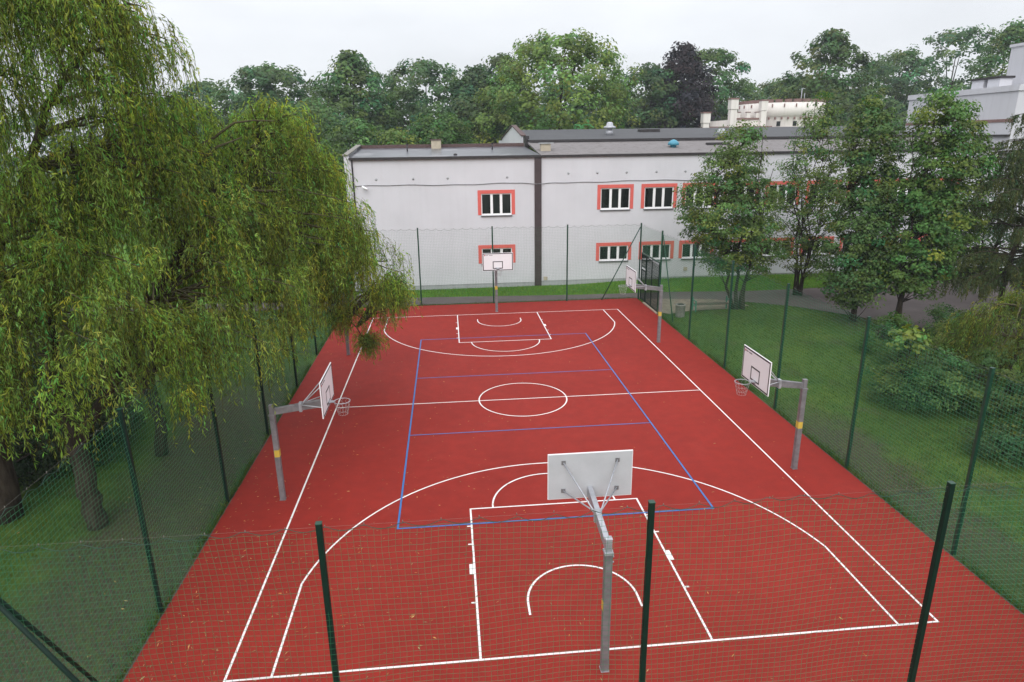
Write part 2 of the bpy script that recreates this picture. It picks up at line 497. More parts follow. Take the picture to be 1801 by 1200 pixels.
PATH = [(-30, 17.0), (-9.8, 16.98), (9.2, 16.8), (10.6, 16.2), (13, 15.3), (16, 14.7), (18.6, 13), (20.6, 10.6), (22.6, 7.7), (24.3, 5.9), (30, 4.6), (45, 2), (70, 0), (70, 21), (30, 21), (27, 18.6), (22, 17.7), (17, 17.6), (13, 18.1), (6, 18.25), (-4, 19.0), (-30, 19.6)]
def sheet(name, poly, z, mat, parent=None):
    from mathutils.geometry import tessellate_polygon
    fs = []
    for a, b, c in tessellate_polygon([[Vector((x, y, 0)) for x, y in poly]]):
        A, B, C_ = poly[a], poly[b], poly[c]
        up = (B[0] - A[0]) * (C_[1] - A[1]) - (B[1] - A[1]) * (C_[0] - A[0]) > 0
        fs.append((a, b, c) if up else (a, c, b))
    me = bpy.data.meshes.new(name); me.from_pydata([(x, y, z) for x, y in poly], [], fs); me.update()
    me.materials.append(mat)
    o = bpy.data.objects.new(name, me); COL.objects.link(o)
    if parent: o.parent = parent
    return o
tag(sheet('asphalt_path', PATH, 0.018, MAT['asphalt']), kind='structure')
tag(sheet('sandy_patch', [(9.75, 12.9), (10.3, 12.3), (11.8, 12.9), (14.2, 13.0), (15.9, 13.6), (15.6, 14.6), (14.2, 15.7), (12, 16.0), (10.6, 16.3), (9.75, 16.4)], 0.026, MAT['sand']), kind='structure')

court = MB().box(-9.53, 9.53, -17.6, 16.75, -0.06, 0.0).build('sports_court', MAT['court'])
tag(court, kind='structure')
MB().box(-9.56, -9.53, -17.6, 16.8, -0.05, 0.004).box(9.53, 9.56, -17.6, 12.5, -0.05, 0.004).box(-9.53, 9.53, 16.75, 16.78, -0.05, 0.004).build('edging', MAT['edging'], court)
MB().box(9.531, 9.72, 12.5, 15.4, -0.05, 0.05).build('threshold', MAT['kerb'], court)

LW = 0.05
def strip(pts, w=LW, closed=False):
    """flat ribbon through points"""
    P = [Vector((x, y, 0)) for x, y in pts]; n = len(P); mb = MB(); L = []
    for i in range(n):
        if closed: a, b = P[i - 1], P[(i + 1) % n]
        else: a, b = P[max(i - 1, 0)], P[min(i + 1, n - 1)]
        d1 = (P[i] - a).normalized() if a != P[i] else None; d2 = (b - P[i]).normalized() if b != P[i] else None
        d = ((d1 or d2) + (d2 or d1)).normalized(); nn = Vector((-d.y, d.x, 0))
        k = 1 / max(0.5, math.cos((d1.angle(d2) / 2) if d1 and d2 else 0))
        L.append((P[i] + nn * w / 2 * k, P[i] - nn * w / 2 * k))
    vs_ = [q for l in L for q in l]
    m = n if closed else n - 1
    return vs_, [(2 * i + 1, (2 * i + 3) % (2 * n), (2 * i + 2) % (2 * n), 2 * i) for i in range(m)]
def arc(cx, cy, r, a0, a1, n=48):
    return [(cx + r * math.cos(math.radians(a0 + (a1 - a0) * i / n)), cy + r * math.sin(math.radians(a0 + (a1 - a0) * i / n))) for i in range(n + 1)]
def marking(name, strips, z, mat):
    mb = MB()
    for s in strips:
        vs_, fs = s
        mb.add([(v[0], v[1], z) for v in vs_], fs)
    return mb.build(name, mat, court)
W2, L2 = 7.525, 14.0
marking('boundary_line', [strip([(-W2, -L2), (W2, -L2), (W2, L2), (-W2, L2)], LW, True)], 0.004, MAT['white_line'])
marking('halfway_line', [strip([(-W2 + 0.025, 0), (W2 - 0.025, 0)])], 0.004, MAT['white_line'])
marking('centre_circle', [strip(arc(0, 0, 1.8, 0, 360, 72)[:-1], LW, True)], 0.006, MAT['white_line'])
for sy in (-1, 1):
    by, fy = sy * L2, sy * (L2 - 5.78)
    def F(pts): return [(x, by - sy * t) for x, t in pts]
    # three-point line: straights 0.9 m inside, arc of 6.75 m round the ring
    th = math.degrees(math.asin(6.62 / 6.75))
    ar = [(6.75 * math.sin(math.radians(a)), 1.575 + 6.75 * math.cos(math.radians(a))) for a in np.linspace(-th, th, 60)]
    marking('three_point_line', [strip(F([(-6.62, 0.025)] + ar + [(6.62, 0.025)]))], 0.004, MAT['white_line'])
    marking('key_line', [strip(F([(-2.45, 0.025), (-2.45, 5.78), (2.45, 5.78), (2.45, 0.025)]))], 0.006, MAT['white_line'])
    marking('free_throw_arc', [strip(F([(1.8 * math.cos(t), 5.805 + 1.8 * math.sin(t)) for t in np.linspace(0, math.pi, 40)]))], 0.008, MAT['white_line'])
    marking('restricted_arc', [strip(F([(-1.28, 1.2)] + [(1.28 * math.cos(t), 1.575 + 1.28 * math.sin(t)) for t in np.linspace(math.pi, 0, 32)] + [(1.28, 1.2)]))], 0.006, MAT['white_line'])
    tk = []
    for sx in (-1, 1):
        x0 = sx * 2.475
        for t, w in ((1.75 + 0.0, 0.05), (3.0, 0.40), (3.85 + 0.2, 0.05), (4.9, 0.05)):
            tk.append(([(x0, by - sy * (t - w / 2), 0), (x0 + sx * 0.1, by - sy * (t - w / 2), 0), (x0 + sx * 0.1, by - sy * (t + w / 2), 0), (x0, by - sy * (t + w / 2), 0)],
                       [(0, 1, 2, 3) if sx * sy < 0 else (3, 2, 1, 0)]))
    marking('lane_mark', tk, 0.004, MAT['white_line'])
marking('volleyball_line', [strip([(-4.475, -9), (4.475, -9), (4.475, 9), (-4.475, 9)], 0.056, True)], 0.010, MAT['blue_line'])
for sy in (-1, 1):
    marking('attack_line', [strip([(-4.45, 3 * sy), (4.45, 3 * sy)])], 0.010, MAT['blue_line'])

# ------------------------------------------------------------------ buildings
def pierced_wall(mb, x0, x1, z0, z1, y, holes, depth=0.16):
    xs = sorted({x0, x1} | {h[0] for h in holes} | {h[1] for h in holes})
    zs = sorted({z0, z1} | {h[2] for h in holes} | {h[3] for h in holes})
    for i in range(len(xs) - 1):
        for j in range(len(zs) - 1):
            cx, cz = (xs[i] + xs[i + 1]) / 2, (zs[j] + zs[j + 1]) / 2
            if any(h[0] < cx < h[1] and h[2] < cz < h[3] for h in holes): continue
            mb.add([(xs[i], y, zs[j]), (xs[i + 1], y, zs[j]), (xs[i + 1], y, zs[j + 1]), (xs[i], y, zs[j + 1])], [(0, 1, 2, 3)])
    for a, b, c, d in holes:
        mb.add([(a, y, c), (b, y, c), (b, y, d), (a, y, d), (a, y + depth, c), (b, y + depth, c), (b, y + depth, d), (a, y + depth, d)],
               [(0, 4, 5, 1), (1, 5, 6, 2), (2, 6, 7, 3), (3, 7, 4, 0)])

FY = 21.6
def add_window(parent, x0, x1, zb, zt):
    """x0..zt: outer edge of the red surround"""
    a, b, c, d = x0 + 0.24, x1 - 0.24, zb - 0.04, zt - 0.24
    fr = MB(); yf0, yf1 = FY + 0.06, FY + 0.13
    t = 0.07
    fr.box(a, b, yf0, yf1, c, c + t + 0.05); fr.box(a, b, yf0, yf1, d - t, d)
    fr.box(a, a + t, yf0, yf1, c + t + 0.05, d - t); fr.box(b - t, b, yf0, yf1, c + t + 0.05, d - t)
    w = (b - a - 2 * t) / 3
    mull = [a + t + w, a + t + 2 * w]
    for mx in mull: fr.box(mx - 0.09, mx + 0.09, yf0, yf1, c + t + 0.05, d - t)
    win = fr.build('window', MAT['pvc'], parent)
    sr = MB()
    sr.box(x0, a, FY - 0.025, FY - 0.002, zb, d); sr.box(b, x1, FY - 0.025, FY - 0.002, zb, d); sr.box(x0, x1, FY - 0.025, FY - 0.002, d, zt)
    sr.build('surround', MAT['red_band'], win)
    MB().box(a - 0.03, b + 0.03, FY - 0.10, FY + 0.058, c - 0.07, c - 0.003).build('sill', MAT['sill'], win)
    edges = [a + t, mull[0] - 0.09, mull[0] + 0.09, mull[1] - 0.09, mull[1] + 0.09, b - t]
    for k in range(3):
        MB().box(edges[2 * k], edges[2 * k + 1], yf0 + 0.025, yf0 + 0.04, c + t + 0.05, d - t).build('pane', MAT['glass'], win)
    return (a, b, c, d)
def hole_of(x0, x1, zb, zt): return (x0 + 0.24, x1 - 0.24, zb - 0.04, zt - 0.24)

# low wing on the west side
low = empty('school_wing', (-3, 21.6, 0), 0, 'low white school wing with one window per storey and a dark flat roof', 'building')
def P(mb, name, mat, parent, **k):
    """build in world space and keep it there under a parent that sits away from the origin"""
    o = mb.build(name, mat, parent, **k)
    root = parent
    off = Vector((0, 0, 0)); 
    while root: off += root.location; root = root.parent
    o.location = -off if parent.parent is None else (0, 0, 0)
    return o
lw_wins = [(-0.68, 1.93, 5.2, 6.9), (-0.73, 1.92, 1.77, 3.08)]
mb = MB()
pierced_wall(mb, -9.6, 3.31, 0.30, 9.08, FY, [hole_of(*w) for w in lw_wins])
mb.add([(-9.6, FY, 0.3), (-9.6, 29.2, 0.3), (-9.6, 29.2, 9.95), (-9.6, FY, 9.32)], [(0, 3, 2, 1)])
mb.add([(-9.6, 29.2, 0.3), (3.5, 29.2, 0.3), (3.5, 29.2, 9.95), (-9.6, 29.2, 9.95)], [(0, 3, 2, 1)])
mb.box(-9.6, -9.26, FY, FY + 0.15, 9.08, 9.31)
P(mb, 'wall', MAT['wall'], low)
P(MB().box(-9.595, 3.31, FY + 0.03, 29.1, -0.3, 0.298), 'plinth', MAT['plinth'], low)
P(MB().box(-9.4, 3.4, FY + 0.5, 29.0, 0.3, 0.34), 'floor', MAT['plinth'], low)
rf = MB(); rf.add([(-9.3, FY - 0.05, 9.16), (3.8, FY - 0.05, 9.16), (3.45, 29.0, 9.72), (-9.3, 29.0, 9.72), (-9.3, FY - 0.05, 9.08), (3.8, FY - 0.05, 9.08), (3.45, 29.0, 9.6), (-9.3, 29.0, 9.6)],
                 [(0, 1, 2, 3), (4, 7, 6, 5), (0, 4, 5, 1), (1, 5, 6, 2), (2, 6, 7, 3), (3, 7, 4, 0)])
low_roof = P(rf, 'roof', MAT['roof_low'], low)
gt = MB(); gt.box(-9.25, 3.75, FY - 0.2, FY - 0.052, 9.03, 9.2); P(gt, 'gutter', MAT['gutter'], low)
pr = MB()
pr.add([(-9.68, FY - 0.08, 9.32), (-9.31, FY - 0.08, 9.32), (-9.31, 29.3, 9.96), (-9.68, 29.3, 9.96), (-9.68, FY - 0.08, 9.40), (-9.31, FY - 0.08, 9.40), (-9.31, 29.3, 10.02), (-9.68, 29.3, 10.02)],
       [(0, 3, 2, 1), (4, 5, 6, 7), (0, 1, 5, 4), (1, 2, 6, 5), (2, 3, 7, 6), (3, 0, 4, 7)])
P(pr, 'parapet_coping', MAT['concrete'], low)
P(MB().box(-9.30, 3.45, 29.0, 29.3, 9.55, 9.98), 'parapet', MAT['tile'], low)
P(MB().tube([(-9.08, FY - 0.12, 9.05), (-9.08, FY - 0.06, 8.8), (-9.08, FY - 0.06, 0.1)], 0.05, 8), 'downpipe', MAT['gutter'], low)
ch = MB().box(-3.85, -3.1, 28.1, 28.7, 9.6, 10.28).build('chimney', MAT['beige'], low_roof)
MB().box(-3.92, -3.03, 28.03, 28.77, 10.28, 10.36).build('roof_cap', MAT['tile'], low_roof)
for x, y in ((-5.6, 26.3), (0.75, 26.6)):
    MB().tube([(x, y, 9.45), (x, y, 9.98)], 0.05, 8).tube([(x, y, 9.98), (x, y, 10.04)], 0.09, 8).build('vent_pipe', MAT['gutter'], low_roof)
MB().lathe([(0.13, 0), (0.13, 0.1), (0.05, 0.15)], (-2.1, 22.7, 9.22), 10).build('drain_cowl', MAT['gutter'], low_roof)
for w in lw_wins:
    add_window(low, *w)
for x in (-7.55, -5.05, -2.7, 1.4):
    P(MB().tube([(x, FY - 0.02, 7.75), (x, FY - 0.001, 7.75)], 0.085, 10), 'wall_vent', MAT['plinth'], low)

# long wing
lng = empty('school_wing', (20, 21.6, 0), 0, 'long white school wing with two rows of red framed windows and stepped roofs', 'building')
xs0 = [7.79, 10.96, 13.97, 17.05, 20.15, 23.25, 26.35, 29.45, 32.55]
up_w = [(x, x + 2.61, 5.40, 7.11) for x in xs0]
lo_w = [(x, x + 2.61, 1.72, 3.02) for x in xs0]
mb = MB()
pierced_wall(mb, 3.79, 37.99, 0.36, 9.06, FY, [hole_of(*w) for w in up_w + lo_w])
mb.add([(3.6, 29.3, 0), (3.6, 57, 0), (3.6, 57, 10.2), (3.6, 29.3, 10.2)], [(0, 1, 2, 3)])
P(mb, 'wall', MAT['wall'], lng)
P(MB().box(3.79, 37.98, FY + 0.03, 28, -0.3, 0.358), 'plinth', MAT['plinth'], lng)
P(MB().box(3.9, 37.9, 22.6, 27.9, 4.2, 4.4), 'floor', MAT['plinth'], lng)
P(MB().box(3.31, 3.79, FY - 0.12, FY + 0.1, 0.05, 9.03), 'pilaster', MAT['brown'], lng)
sl = MB(); sl.add([(3.82, FY - 0.06, 9.14), (37.9, FY - 0.06, 9.14), (37.9, 28.0, 10.02), (3.62, 28.0, 10.02), (3.82, FY - 0.06, 9.06), (37.9, FY - 0.06, 9.06), (37.9, 28.0, 9.9), (3.62, 28.0, 9.9)],
                 [(0, 1, 2, 3), (4, 7, 6, 5), (0, 4, 5, 1), (1, 5, 6, 2), (3, 7, 4, 0)])
grey_roof = P(sl, 'roof', MAT['roof_grey'], lng); grey_roof['label'] = 'weathered pale grey lower roof'
P(MB().box(3.79, 37.9, FY - 0.16, FY - 0.062, 9.04, 9.19), 'gutter', MAT['gutter'], lng)
ur = MB(); ur.add([(3.7, 27.8, 10.19), (37.9, 27.8, 10.19), (37.9, 42, 11.15), (3.7, 42, 11.15), (3.7, 57, 10.2), (37.9, 57, 10.2)], [(0, 1, 2, 3), (3, 2, 5, 4)])
ur.box(3.72, 37.9, 28.05, 28.3, 9.9, 10.15)
upper_roof = P(ur, 'roof', MAT['roof_top'], lng); upper_roof['label'] = 'dark bitumen upper roof'
P(MB().box(3.7, 37.9, 27.66, 27.798, 10.02, 10.2), 'gutter', MAT['gutter'], lng)
gb = MB()
prof = [(30.5, 9.2), (30.5, 10.5), (38.2, 11.45), (50.5, 10.35), (50.5, 9.2)]
gb.add([(3.45, y, z) for y, z in prof] + [(3.69, y, z) for y, z in prof], [(4, 3, 2, 1, 0), (5, 6, 7, 8, 9)] + [(i, (i + 1) % 5, 5 + (i + 1) % 5, 5 + i) for i in range(5)])
P(gb, 'gable', MAT['wall'], lng)
gc = MB(); gc.bar((3.57, 30.4, 10.54), (3.57, 38.2, 11.5), 0.42, 0.09); gc.bar((3.57, 38.2, 11.5), (3.57, 50.6, 10.4), 0.42, 0.09)
P(gc, 'gable_coping', MAT['tile'], lng)
P(MB().box(3.55, 3.85, 28.9, 30.4, 9.6, 10.5), 'corner_pier', MAT['gutter'], lng)
vn = MB().lathe([(0.34, 0), (0.30, 0.42), (0.2, 0.45), (0.2, 0.55), (0.55, 0.57), (0.50, 0.72), (0.30, 0.78), (0.26, 1.0), (0.16, 1.08)], (11.3, 33, 10.5), 14).build('roof_vent', MAT['steel'], upper_roof)
MB().lathe([(0.22, 0), (0.22, 0.22), (0.42, 0.24), (0.38, 0.43), (0.22, 0.58), (0.05, 0.64)], (14.1, 24.5, 9.45), 14).build('roof_vent', MAT['blue_cap'], grey_roof)
MB().box(14.9, 16.7, 36, 37, 10.7, 11.0).build('skylight_box', MAT['gutter'], upper_roof)
MB().box(17.0, 18.8, 25.2, 25.6, 9.55, 9.83).build('louvre', MAT['gutter'], grey_roof)
bs = MB().box(4.05, 4.75, 23.6, 24.2, 9.35, 9.92).build('chimney', MAT['beige'], grey_roof)
MB().box(3.95, 4.95, 23.5, 24.3, 9.92, 10.0).build('chimney_cap', MAT['plinth'], grey_roof)
MB().lathe([(0.45, 0), (0.40, 0.3), (0.2, 0.5)], (20.6, 31.5, 10.4), 12).build('roof_vent', MAT['steel'], upper_roof)
for w in up_w + lo_w:
    add_window(lng, *w)
for x in (5.7, 7.75, 9.85, 12.0, 14.1, 16.3, 18.5):
    P(MB().tube([(x, FY - 0.02, 7.93), (x, FY - 0.001, 7.93)], 0.08, 10), 'wall_vent', MAT['plinth'], lng)
for x, z in ((14.55, 0.92), (4.1, 0.55)):
    P(MB().box(x - 0.14, x + 0.14, FY - 0.05, FY - 0.001, z - 0.13, z + 0.13), 'meter_box', MAT['beige'], lng)
# children of a part inherit that part's offset: windows' and roofs' children are built in world space, so shift their parents only once
for root in (low, lng):
    for part in root.children:
        if part.name.split('.')[0] == 'window':
            part.location = -root.location

# tall block on the east side
tall = empty('school_block', (38, 21, 0), 0, 'taller white school block with a thin red band behind the maples', 'building')
tb = MB().box(38.0, 62, 21.1, 32.7, -0.3, 13.1)
P(tb, 'wall', MAT['wall_high'], tall)
P(MB().box(37.9, 62.1, 21.0, 32.8, 13.1, 13.5), 'parapet', MAT['wall_high'], tall)
P(MB().box(37.96, 37.999, 21.06, 32.65, 10.98, 11.2), 'red_band', MAT['castle_trim'], tall)
P(MB().box(37.8, 37.995, 21.1, 32.6, 9.98, 10.12), 'ledge', MAT['gutter'], tall)
P(MB().box(37.75, 37.995, 21.1, 32.6, 8.7, 8.95), 'ledge', MAT['gutter'], tall)
tc_ = P(MB().box(39.2, 40.2, 24.4, 25.6, 13.5, 14.2).box(39.2, 40.2, 26.0, 27.2, 13.5, 14.2), 'chimney', MAT['wall_high'], tall)
MB().box(39.1, 40.3, 24.3, 27.3, 14.2, 14.36).build('chimney_cap', MAT['gutter'], tc_)
P(MB().box(41.5, 62, 20.9, 26.6, 13.5, 16.6).box(41.4, 62.1, 20.8, 26.7, 16.6, 16.8), 'penthouse', MAT['wall_high'], tall)
for y in (23.2, 26.2, 29.2):
    for z in (1.6, 5.3):
        w = P(MB().box(37.93, 37.998, y, y + 1.9, z, z + 1.6), 'window', MAT['pvc'], tall)
        for k in range(2):
            MB().box(37.92, 37.929, y + 0.1 + k * 0.9, y + 0.9 + k * 0.9, z + 0.1, z + 1.5).build('pane', MAT['glass'], w)

# wall cable and camera
cb = []
for x in np.linspace(-9.0, 17.5, 80):
    z = 7.33 + 0.03 * math.sin(x * 0.7) + 0.02 * math.sin(x * 2.1)
    if 2.6 < x < 4.6: z -= 0.13 * (1 - abs(x - 3.55) / 1.1) if abs(x - 3.55) < 1.1 else 0
    y = FY - (0.16 if 3.1 < x < 4.0 else 0.03)
    cb.append((x, y, z))
tag(MB().tube(cb, 0.024, 5).build('wall_cable', MAT['steel_dark']), 'thin grey cable sagging along the school wall above the upper windows', 'cable')
sc = empty('security_camera', (-8.35, FY, 7.25), 0, 'small white security camera on the low wing wall beside the cable', 'camera')
MB().bar((0, -0.01, 0.02), (0, -0.22, 0.0), 0.06).build('bracket', MAT['pvc'], sc)
MB().tube([(-0.14, -0.24, 0.06), (0.22, -0.38, -0.12)], 0.075, 10).build('housing', MAT['pvc'], sc)

# castle behind the roof
cas = empty('castle', (45, 78, 0), 0, 'cream castle with a round battlemented tower rising behind the school roof', 'castle')
CX, CY, CR = 50.6, 81, 6.45
tw = MB().lathe([(CR - 0.35, -0.2), (CR - 0.35, 12.7), (CR - 0.1, 13.2), (CR, 13.25), (CR, 15.15)], (CX, CY, 0), 56)
twr = P(tw, 'round_tower', MAT['castle'], cas)
mr = []
for k in range(30):
    a = 2 * math.pi * k / 30
    c, s_ = math.cos(a), math.sin(a)
    m = MB().bar((CX + c * (CR - 0.25), CY + s_ * (CR - 0.25), 15.15), (CX + c * (CR - 0.25), CY + s_ * (CR - 0.25), 15.62), 1.0, 0.5, up=(c, s_, 0)).build('merlon', MAT['castle_trim'], twr)
for k in range(44):
    a = 2 * math.pi * k / 44
    c, s_ = math.cos(a), math.sin(a)
    MB().box(-0.1, 0.1, -0.1, 0.1, -0.25, 0.1).build('corbel', MAT['castle_trim'], twr).location = (CX + c * CR, CY + s_ * CR, 12.95)
for k in range(24):
    a = 2 * math.pi * (k + 0.5) / 24
    c, s_ = math.cos(a), math.sin(a)
    MB().bar((CX + c * CR, CY + s_ * CR, 14.5), (CX + c * CR, CY + s_ * CR, 14.95), 0.14, 0.3, up=(c, s_, 0)).build('spout', MAT['castle_trim'], twr)
for a in (-118, -96, -70, -45):
    c, s_ = math.cos(math.radians(a)), math.sin(math.radians(a)); r = CR - 0.35
    MB().bar((CX + c * r, CY + s_ * r, 11.75), (CX + c * r, CY + s_ * r, 12.45), 0.55, 0.12, up=(c, s_, 0)).build('window', MAT['glass'], twr)
MB().tube([(52.2, 78, 15.2), (52.2, 78, 17.3)], 0.06, 6).tube([(52.7, 78, 15.2), (52.7, 78, 16.6)], 0.05, 6).build('antenna', MAT['steel'], twr)
P(MB().box(35.4, 46, 74.5, 85, -0.2, 11.55), 'wall', MAT['castle'], cas)
P(MB().box(35.3, 46.2, 74.38, 74.7, 11.55, 11.78), 'wall_coping', MAT['castle_trim'], cas)
P(MB().box(40.3, 45.2, 75.6, 84, 11.56, 12.75).box(46, 57, 74.3, 74.9, -0.2, 11.35), 'inner_wall', MAT['castle'], cas)
P(MB().box(40.2, 45.3, 75.45, 75.75, 12.75, 12.98), 'wall_coping', MAT['castle_trim'], cas)
def turret(x, y, z, w):
    t = P(MB().box(x - w * 0.42, x + w * 0.42, y - w * 0.42, y + w * 0.42, 0, z - 1.6).box(x - w / 2, x + w / 2, y - w / 2, y + w / 2, z - 1.55, z - 0.2), 'turret', MAT['castle'], cas)
    MB().box(x - w * 0.56, x + w * 0.56, y - w * 0.56, y + w * 0.56, z - 0.2, z).build('turret_cap', MAT['castle_trim'], t)
for a in ((39.95, 74.6, 15.75, 1.15), (35.85, 74.6, 13.85, 1.1), (44.95, 75.3, 15.55, 1.0)): turret(*a)
for x in (41.3, 42.85, 44.3):
    P(MB().box(x - 0.28, x + 0.28, 75.5, 76.0, 12.99, 13.75), 'merlon', MAT['castle'], cas)
    P(MB().box(x - 0.33, x + 0.33, 75.45, 76.05, 13.75, 13.85), 'merlon_cap', MAT['castle_trim'], cas)
for part in list(cas.children) + list(tall.children):
    pass

# ------------------------------------------------------------------ hoops
def make_hoop(reach, label, steel):
    """pole at the origin, the board looks along +Y"""
    r = empty('basketball_hoop', (0, 0, 0), 0, label, 'basketball hoop', 'basketball hoops round the court')
    pole = MB().box(-0.075, 0.075, -0.075, 0.075, 0.0, 2.72).build('pole', MAT['steel_dark'], r, bevel=0.012)  # darker steel than the arm: the pole's shade is put into its colour
    MB().box(-0.085, 0.085, -0.085, 0.085, 0.0, 0.015).build('base_collar', steel, r)
    st = MB().box(-0.077, 0.077, 0.0755, 0.078, 1.42, 1.64).box(-0.078, -0.0755, -0.06, 0.077, 1.42, 1.64).box(0.0755, 0.078, -0.06, 0.077, 1.42, 1.64).build('sticker', MAT['yellow'], r)
    MB().box(-0.088, 0.088, -0.088, 0.088, 2.70, 2.76).box(-0.06, 0.06, -0.06, 0.06, 2.76, 3.02).box(-0.068, 0.068, -0.068, 0.068, 3.02, 3.035).build('pole_head', steel, r, bevel=0.006)
    bt = MB()
    for z in (2.5, 2.62): bt.tube([(0.075, 0, z), (0.115, 0, z)], 0.018, 6)
    bt.build('bolt', steel, r)
    # tapered arm
    yb = reach - 0.035
    a = MB()
    pr_ = [(0.065, 2.74, 2.93), (yb, 2.93, 3.17)]
    vs_ = [(sx * 0.055, y, z) for y, z0, z1 in pr_ for sx, z in ((-1, z0), (1, z0), (1, z1), (-1, z1))]
    a.add(vs_, [(0, 1, 2, 3), (7, 6, 5, 4), (0, 4, 5, 1), (1, 5, 6, 2), (2, 6, 7, 3), (3, 7, 4, 0)])
    MBarm = a.build('arm', MAT['steel'] if steel is MAT['steel'] else steel, r, bevel=0.01)
    z0, z1 = 2.90, 3.95
    bd = MB().box(-0.9, 0.9, reach - 0.03, reach, z0, z1).build('backboard', MAT['board_white'], r, bevel=0.004)
    MB().box(-0.885, 0.885, reach - 0.034, reach - 0.0305, z0 + 0.015, z1 - 0.015).build('back_sheet', MAT['board_back'], bd)
    pt = MB(); e = reach + 0.001; e2 = reach + 0.003
    pt.box(-0.875, 0.875, e, e2, z0 + 0.02, z0 + 0.065).box(-0.875, 0.875, e, e2, z1 - 0.065, z1 - 0.02)
    pt.box(-0.875, -0.83, e, e2, z0 + 0.065, z1 - 0.065).box(0.83, 0.875, e, e2, z0 + 0.065, z1 - 0.065)
    pt.build('border_line', MAT['black'], bd)
    q0, q1 = z0 + 0.13, z0 + 0.56
    MB().box(-0.295, 0.295, e, e2, q1 - 0.045, q1).box(-0.295, 0.295, e, e2, q0, q0 + 0.045).box(-0.295, -0.25, e, e2, q0 + 0.045, q1 - 0.045).box(0.25, 0.295, e, e2, q0 + 0.045, q1 - 0.045).build('target_line', MAT['black'], bd)
    # emblem and small print in the upper corner (seen from the front: upper left)
    MB().tube([(0.755, e, z1 - 0.13), (0.755, e2, z1 - 0.13)], 0.036, 12).build('emblem', MAT['red_print'], bd)
    tx = MB(); rr = random.Random(3)
    for x0_, n_ in ((0.70, 4), (0.51, 6)):
        for k in range(n_):
            h = 0.028 + 0.016 * rr.random()
            tx.box(x0_ - k * 0.036 - 0.024, x0_ - k * 0.036, e, e2, z1 - 0.15, z1 - 0.15 + h)
    tx.build('print_mark', MAT['black'], bd)
    for sx in (-1, 1):
        for zz in (z0 + 0.2, z1 - 0.2):
            pl = MB().box(sx * 0.57 - 0.045, sx * 0.57 + 0.045, reach - 0.045, reach - 0.0345, zz - 0.045, zz + 0.045).build('mount_plate', MAT['steel_dark'], bd)
            j = reach - 0.82
            MB().tube([(sx * 0.57, reach - 0.045, zz), (sx * 0.10, j + 0.10, 3.02 + 0.035 * (zz > 3.4)), (sx * 0.04, j, 2.99)], 0.016, 8).build('brace_rod', MAT['steel'], r)
    MB().box(-0.075, 0.075, reach - 0.84, reach - 0.76, 2.80, 3.075).build('collar', MAT['steel'], r)
    # ring
    rim = MB(); n = 28
    ry = reach + 0.375
    pts = [(0.225 * math.cos(2 * math.pi * k / n), ry + 0.225 * math.sin(2 * math.pi * k / n), 3.05) for k in range(n + 1)]
    rim.tube(pts, 0.011, 8, caps=False)
    rm = rim.build('ring', MAT['steel'], r)
    MB().box(-0.09, 0.09, reach + 0.004, reach + 0.016, 2.97, 3.09).add(
        [(-0.085, reach + 0.016, 3.03), (0.085, reach + 0.016, 3.03), (0.07, reach + 0.165, 3.045), (-0.07, reach + 0.165, 3.045),
         (-0.085, reach + 0.016, 3.055), (0.085, reach + 0.016, 3.055), (0.07, reach + 0.165, 3.058), (-0.07, reach + 0.165, 3.058)],
        [(0, 3, 2, 1), (4, 5, 6, 7), (0, 1, 5, 4), (1, 2, 6, 5), (2, 3, 7, 6), (3, 0, 4, 7)]).build('ring_bracket', MAT['steel'], r)
    cn = MB()
    for k in range(12):
        a0 = 2 * math.pi * k / 12
        p = []
        for i in range(7):
            t = i / 6; ra = 0.225 * (1 - 0.42 * t); aa = a0 + (0.26 if i % 2 else 0) * 1.0
            p.append((ra * math.cos(aa), ry + ra * math.sin(aa), 3.04 - 0.40 * t))
        cn.tube(p, 0.004, 3, caps=False)
    for zz, ra in ((2.91, 0.19), (2.77, 0.155), (2.65, 0.13)):
        cn.tube([(ra * math.cos(2 * math.pi * k / 14), ry + ra * math.sin(2 * math.pi * k / 14), zz) for k in range(15)], 0.004, 3, caps=False)
    cn.build('chain_net', MAT['wire'], r)
    return r
SL = MAT['steel_dark']
h0 = make_hoop(1.72, 'basketball hoop at the court end behind the tall net, grey back of its board showing', MAT['steel'])
h0.location = (0.0, -14.52, 0)
h1 = copy_tree(h0); h1.location = (0, 14.5, 0); h1.rotation_euler = (0, 0, math.pi)
h1['label'] = 'basketball hoop facing the camera in front of the school wall'
h2 = make_hoop(1.62, 'basketball hoop under the willow side fence with its board seen edge on', SL)
h2.location = (-8.0, -7.0, 0); h2.rotation_euler = (0, 0, -math.pi / 2)
for loc, rz, lab in (((7.95, -7.0, 0), math.pi / 2, 'basketball hoop beside the lawn fence opposite the big round bush'),
                     ((7.9, 6.9, 0), math.pi / 2, 'basketball hoop standing next to the dark mesh gate'),
                     ((-8.02, 6.96, 0), -math.pi / 2, 'basketball hoop half hidden by hanging willow branches')):
    h = copy_tree(h2); h.location = loc; h.rotation_euler = (0, 0, rz); h['label'] = lab

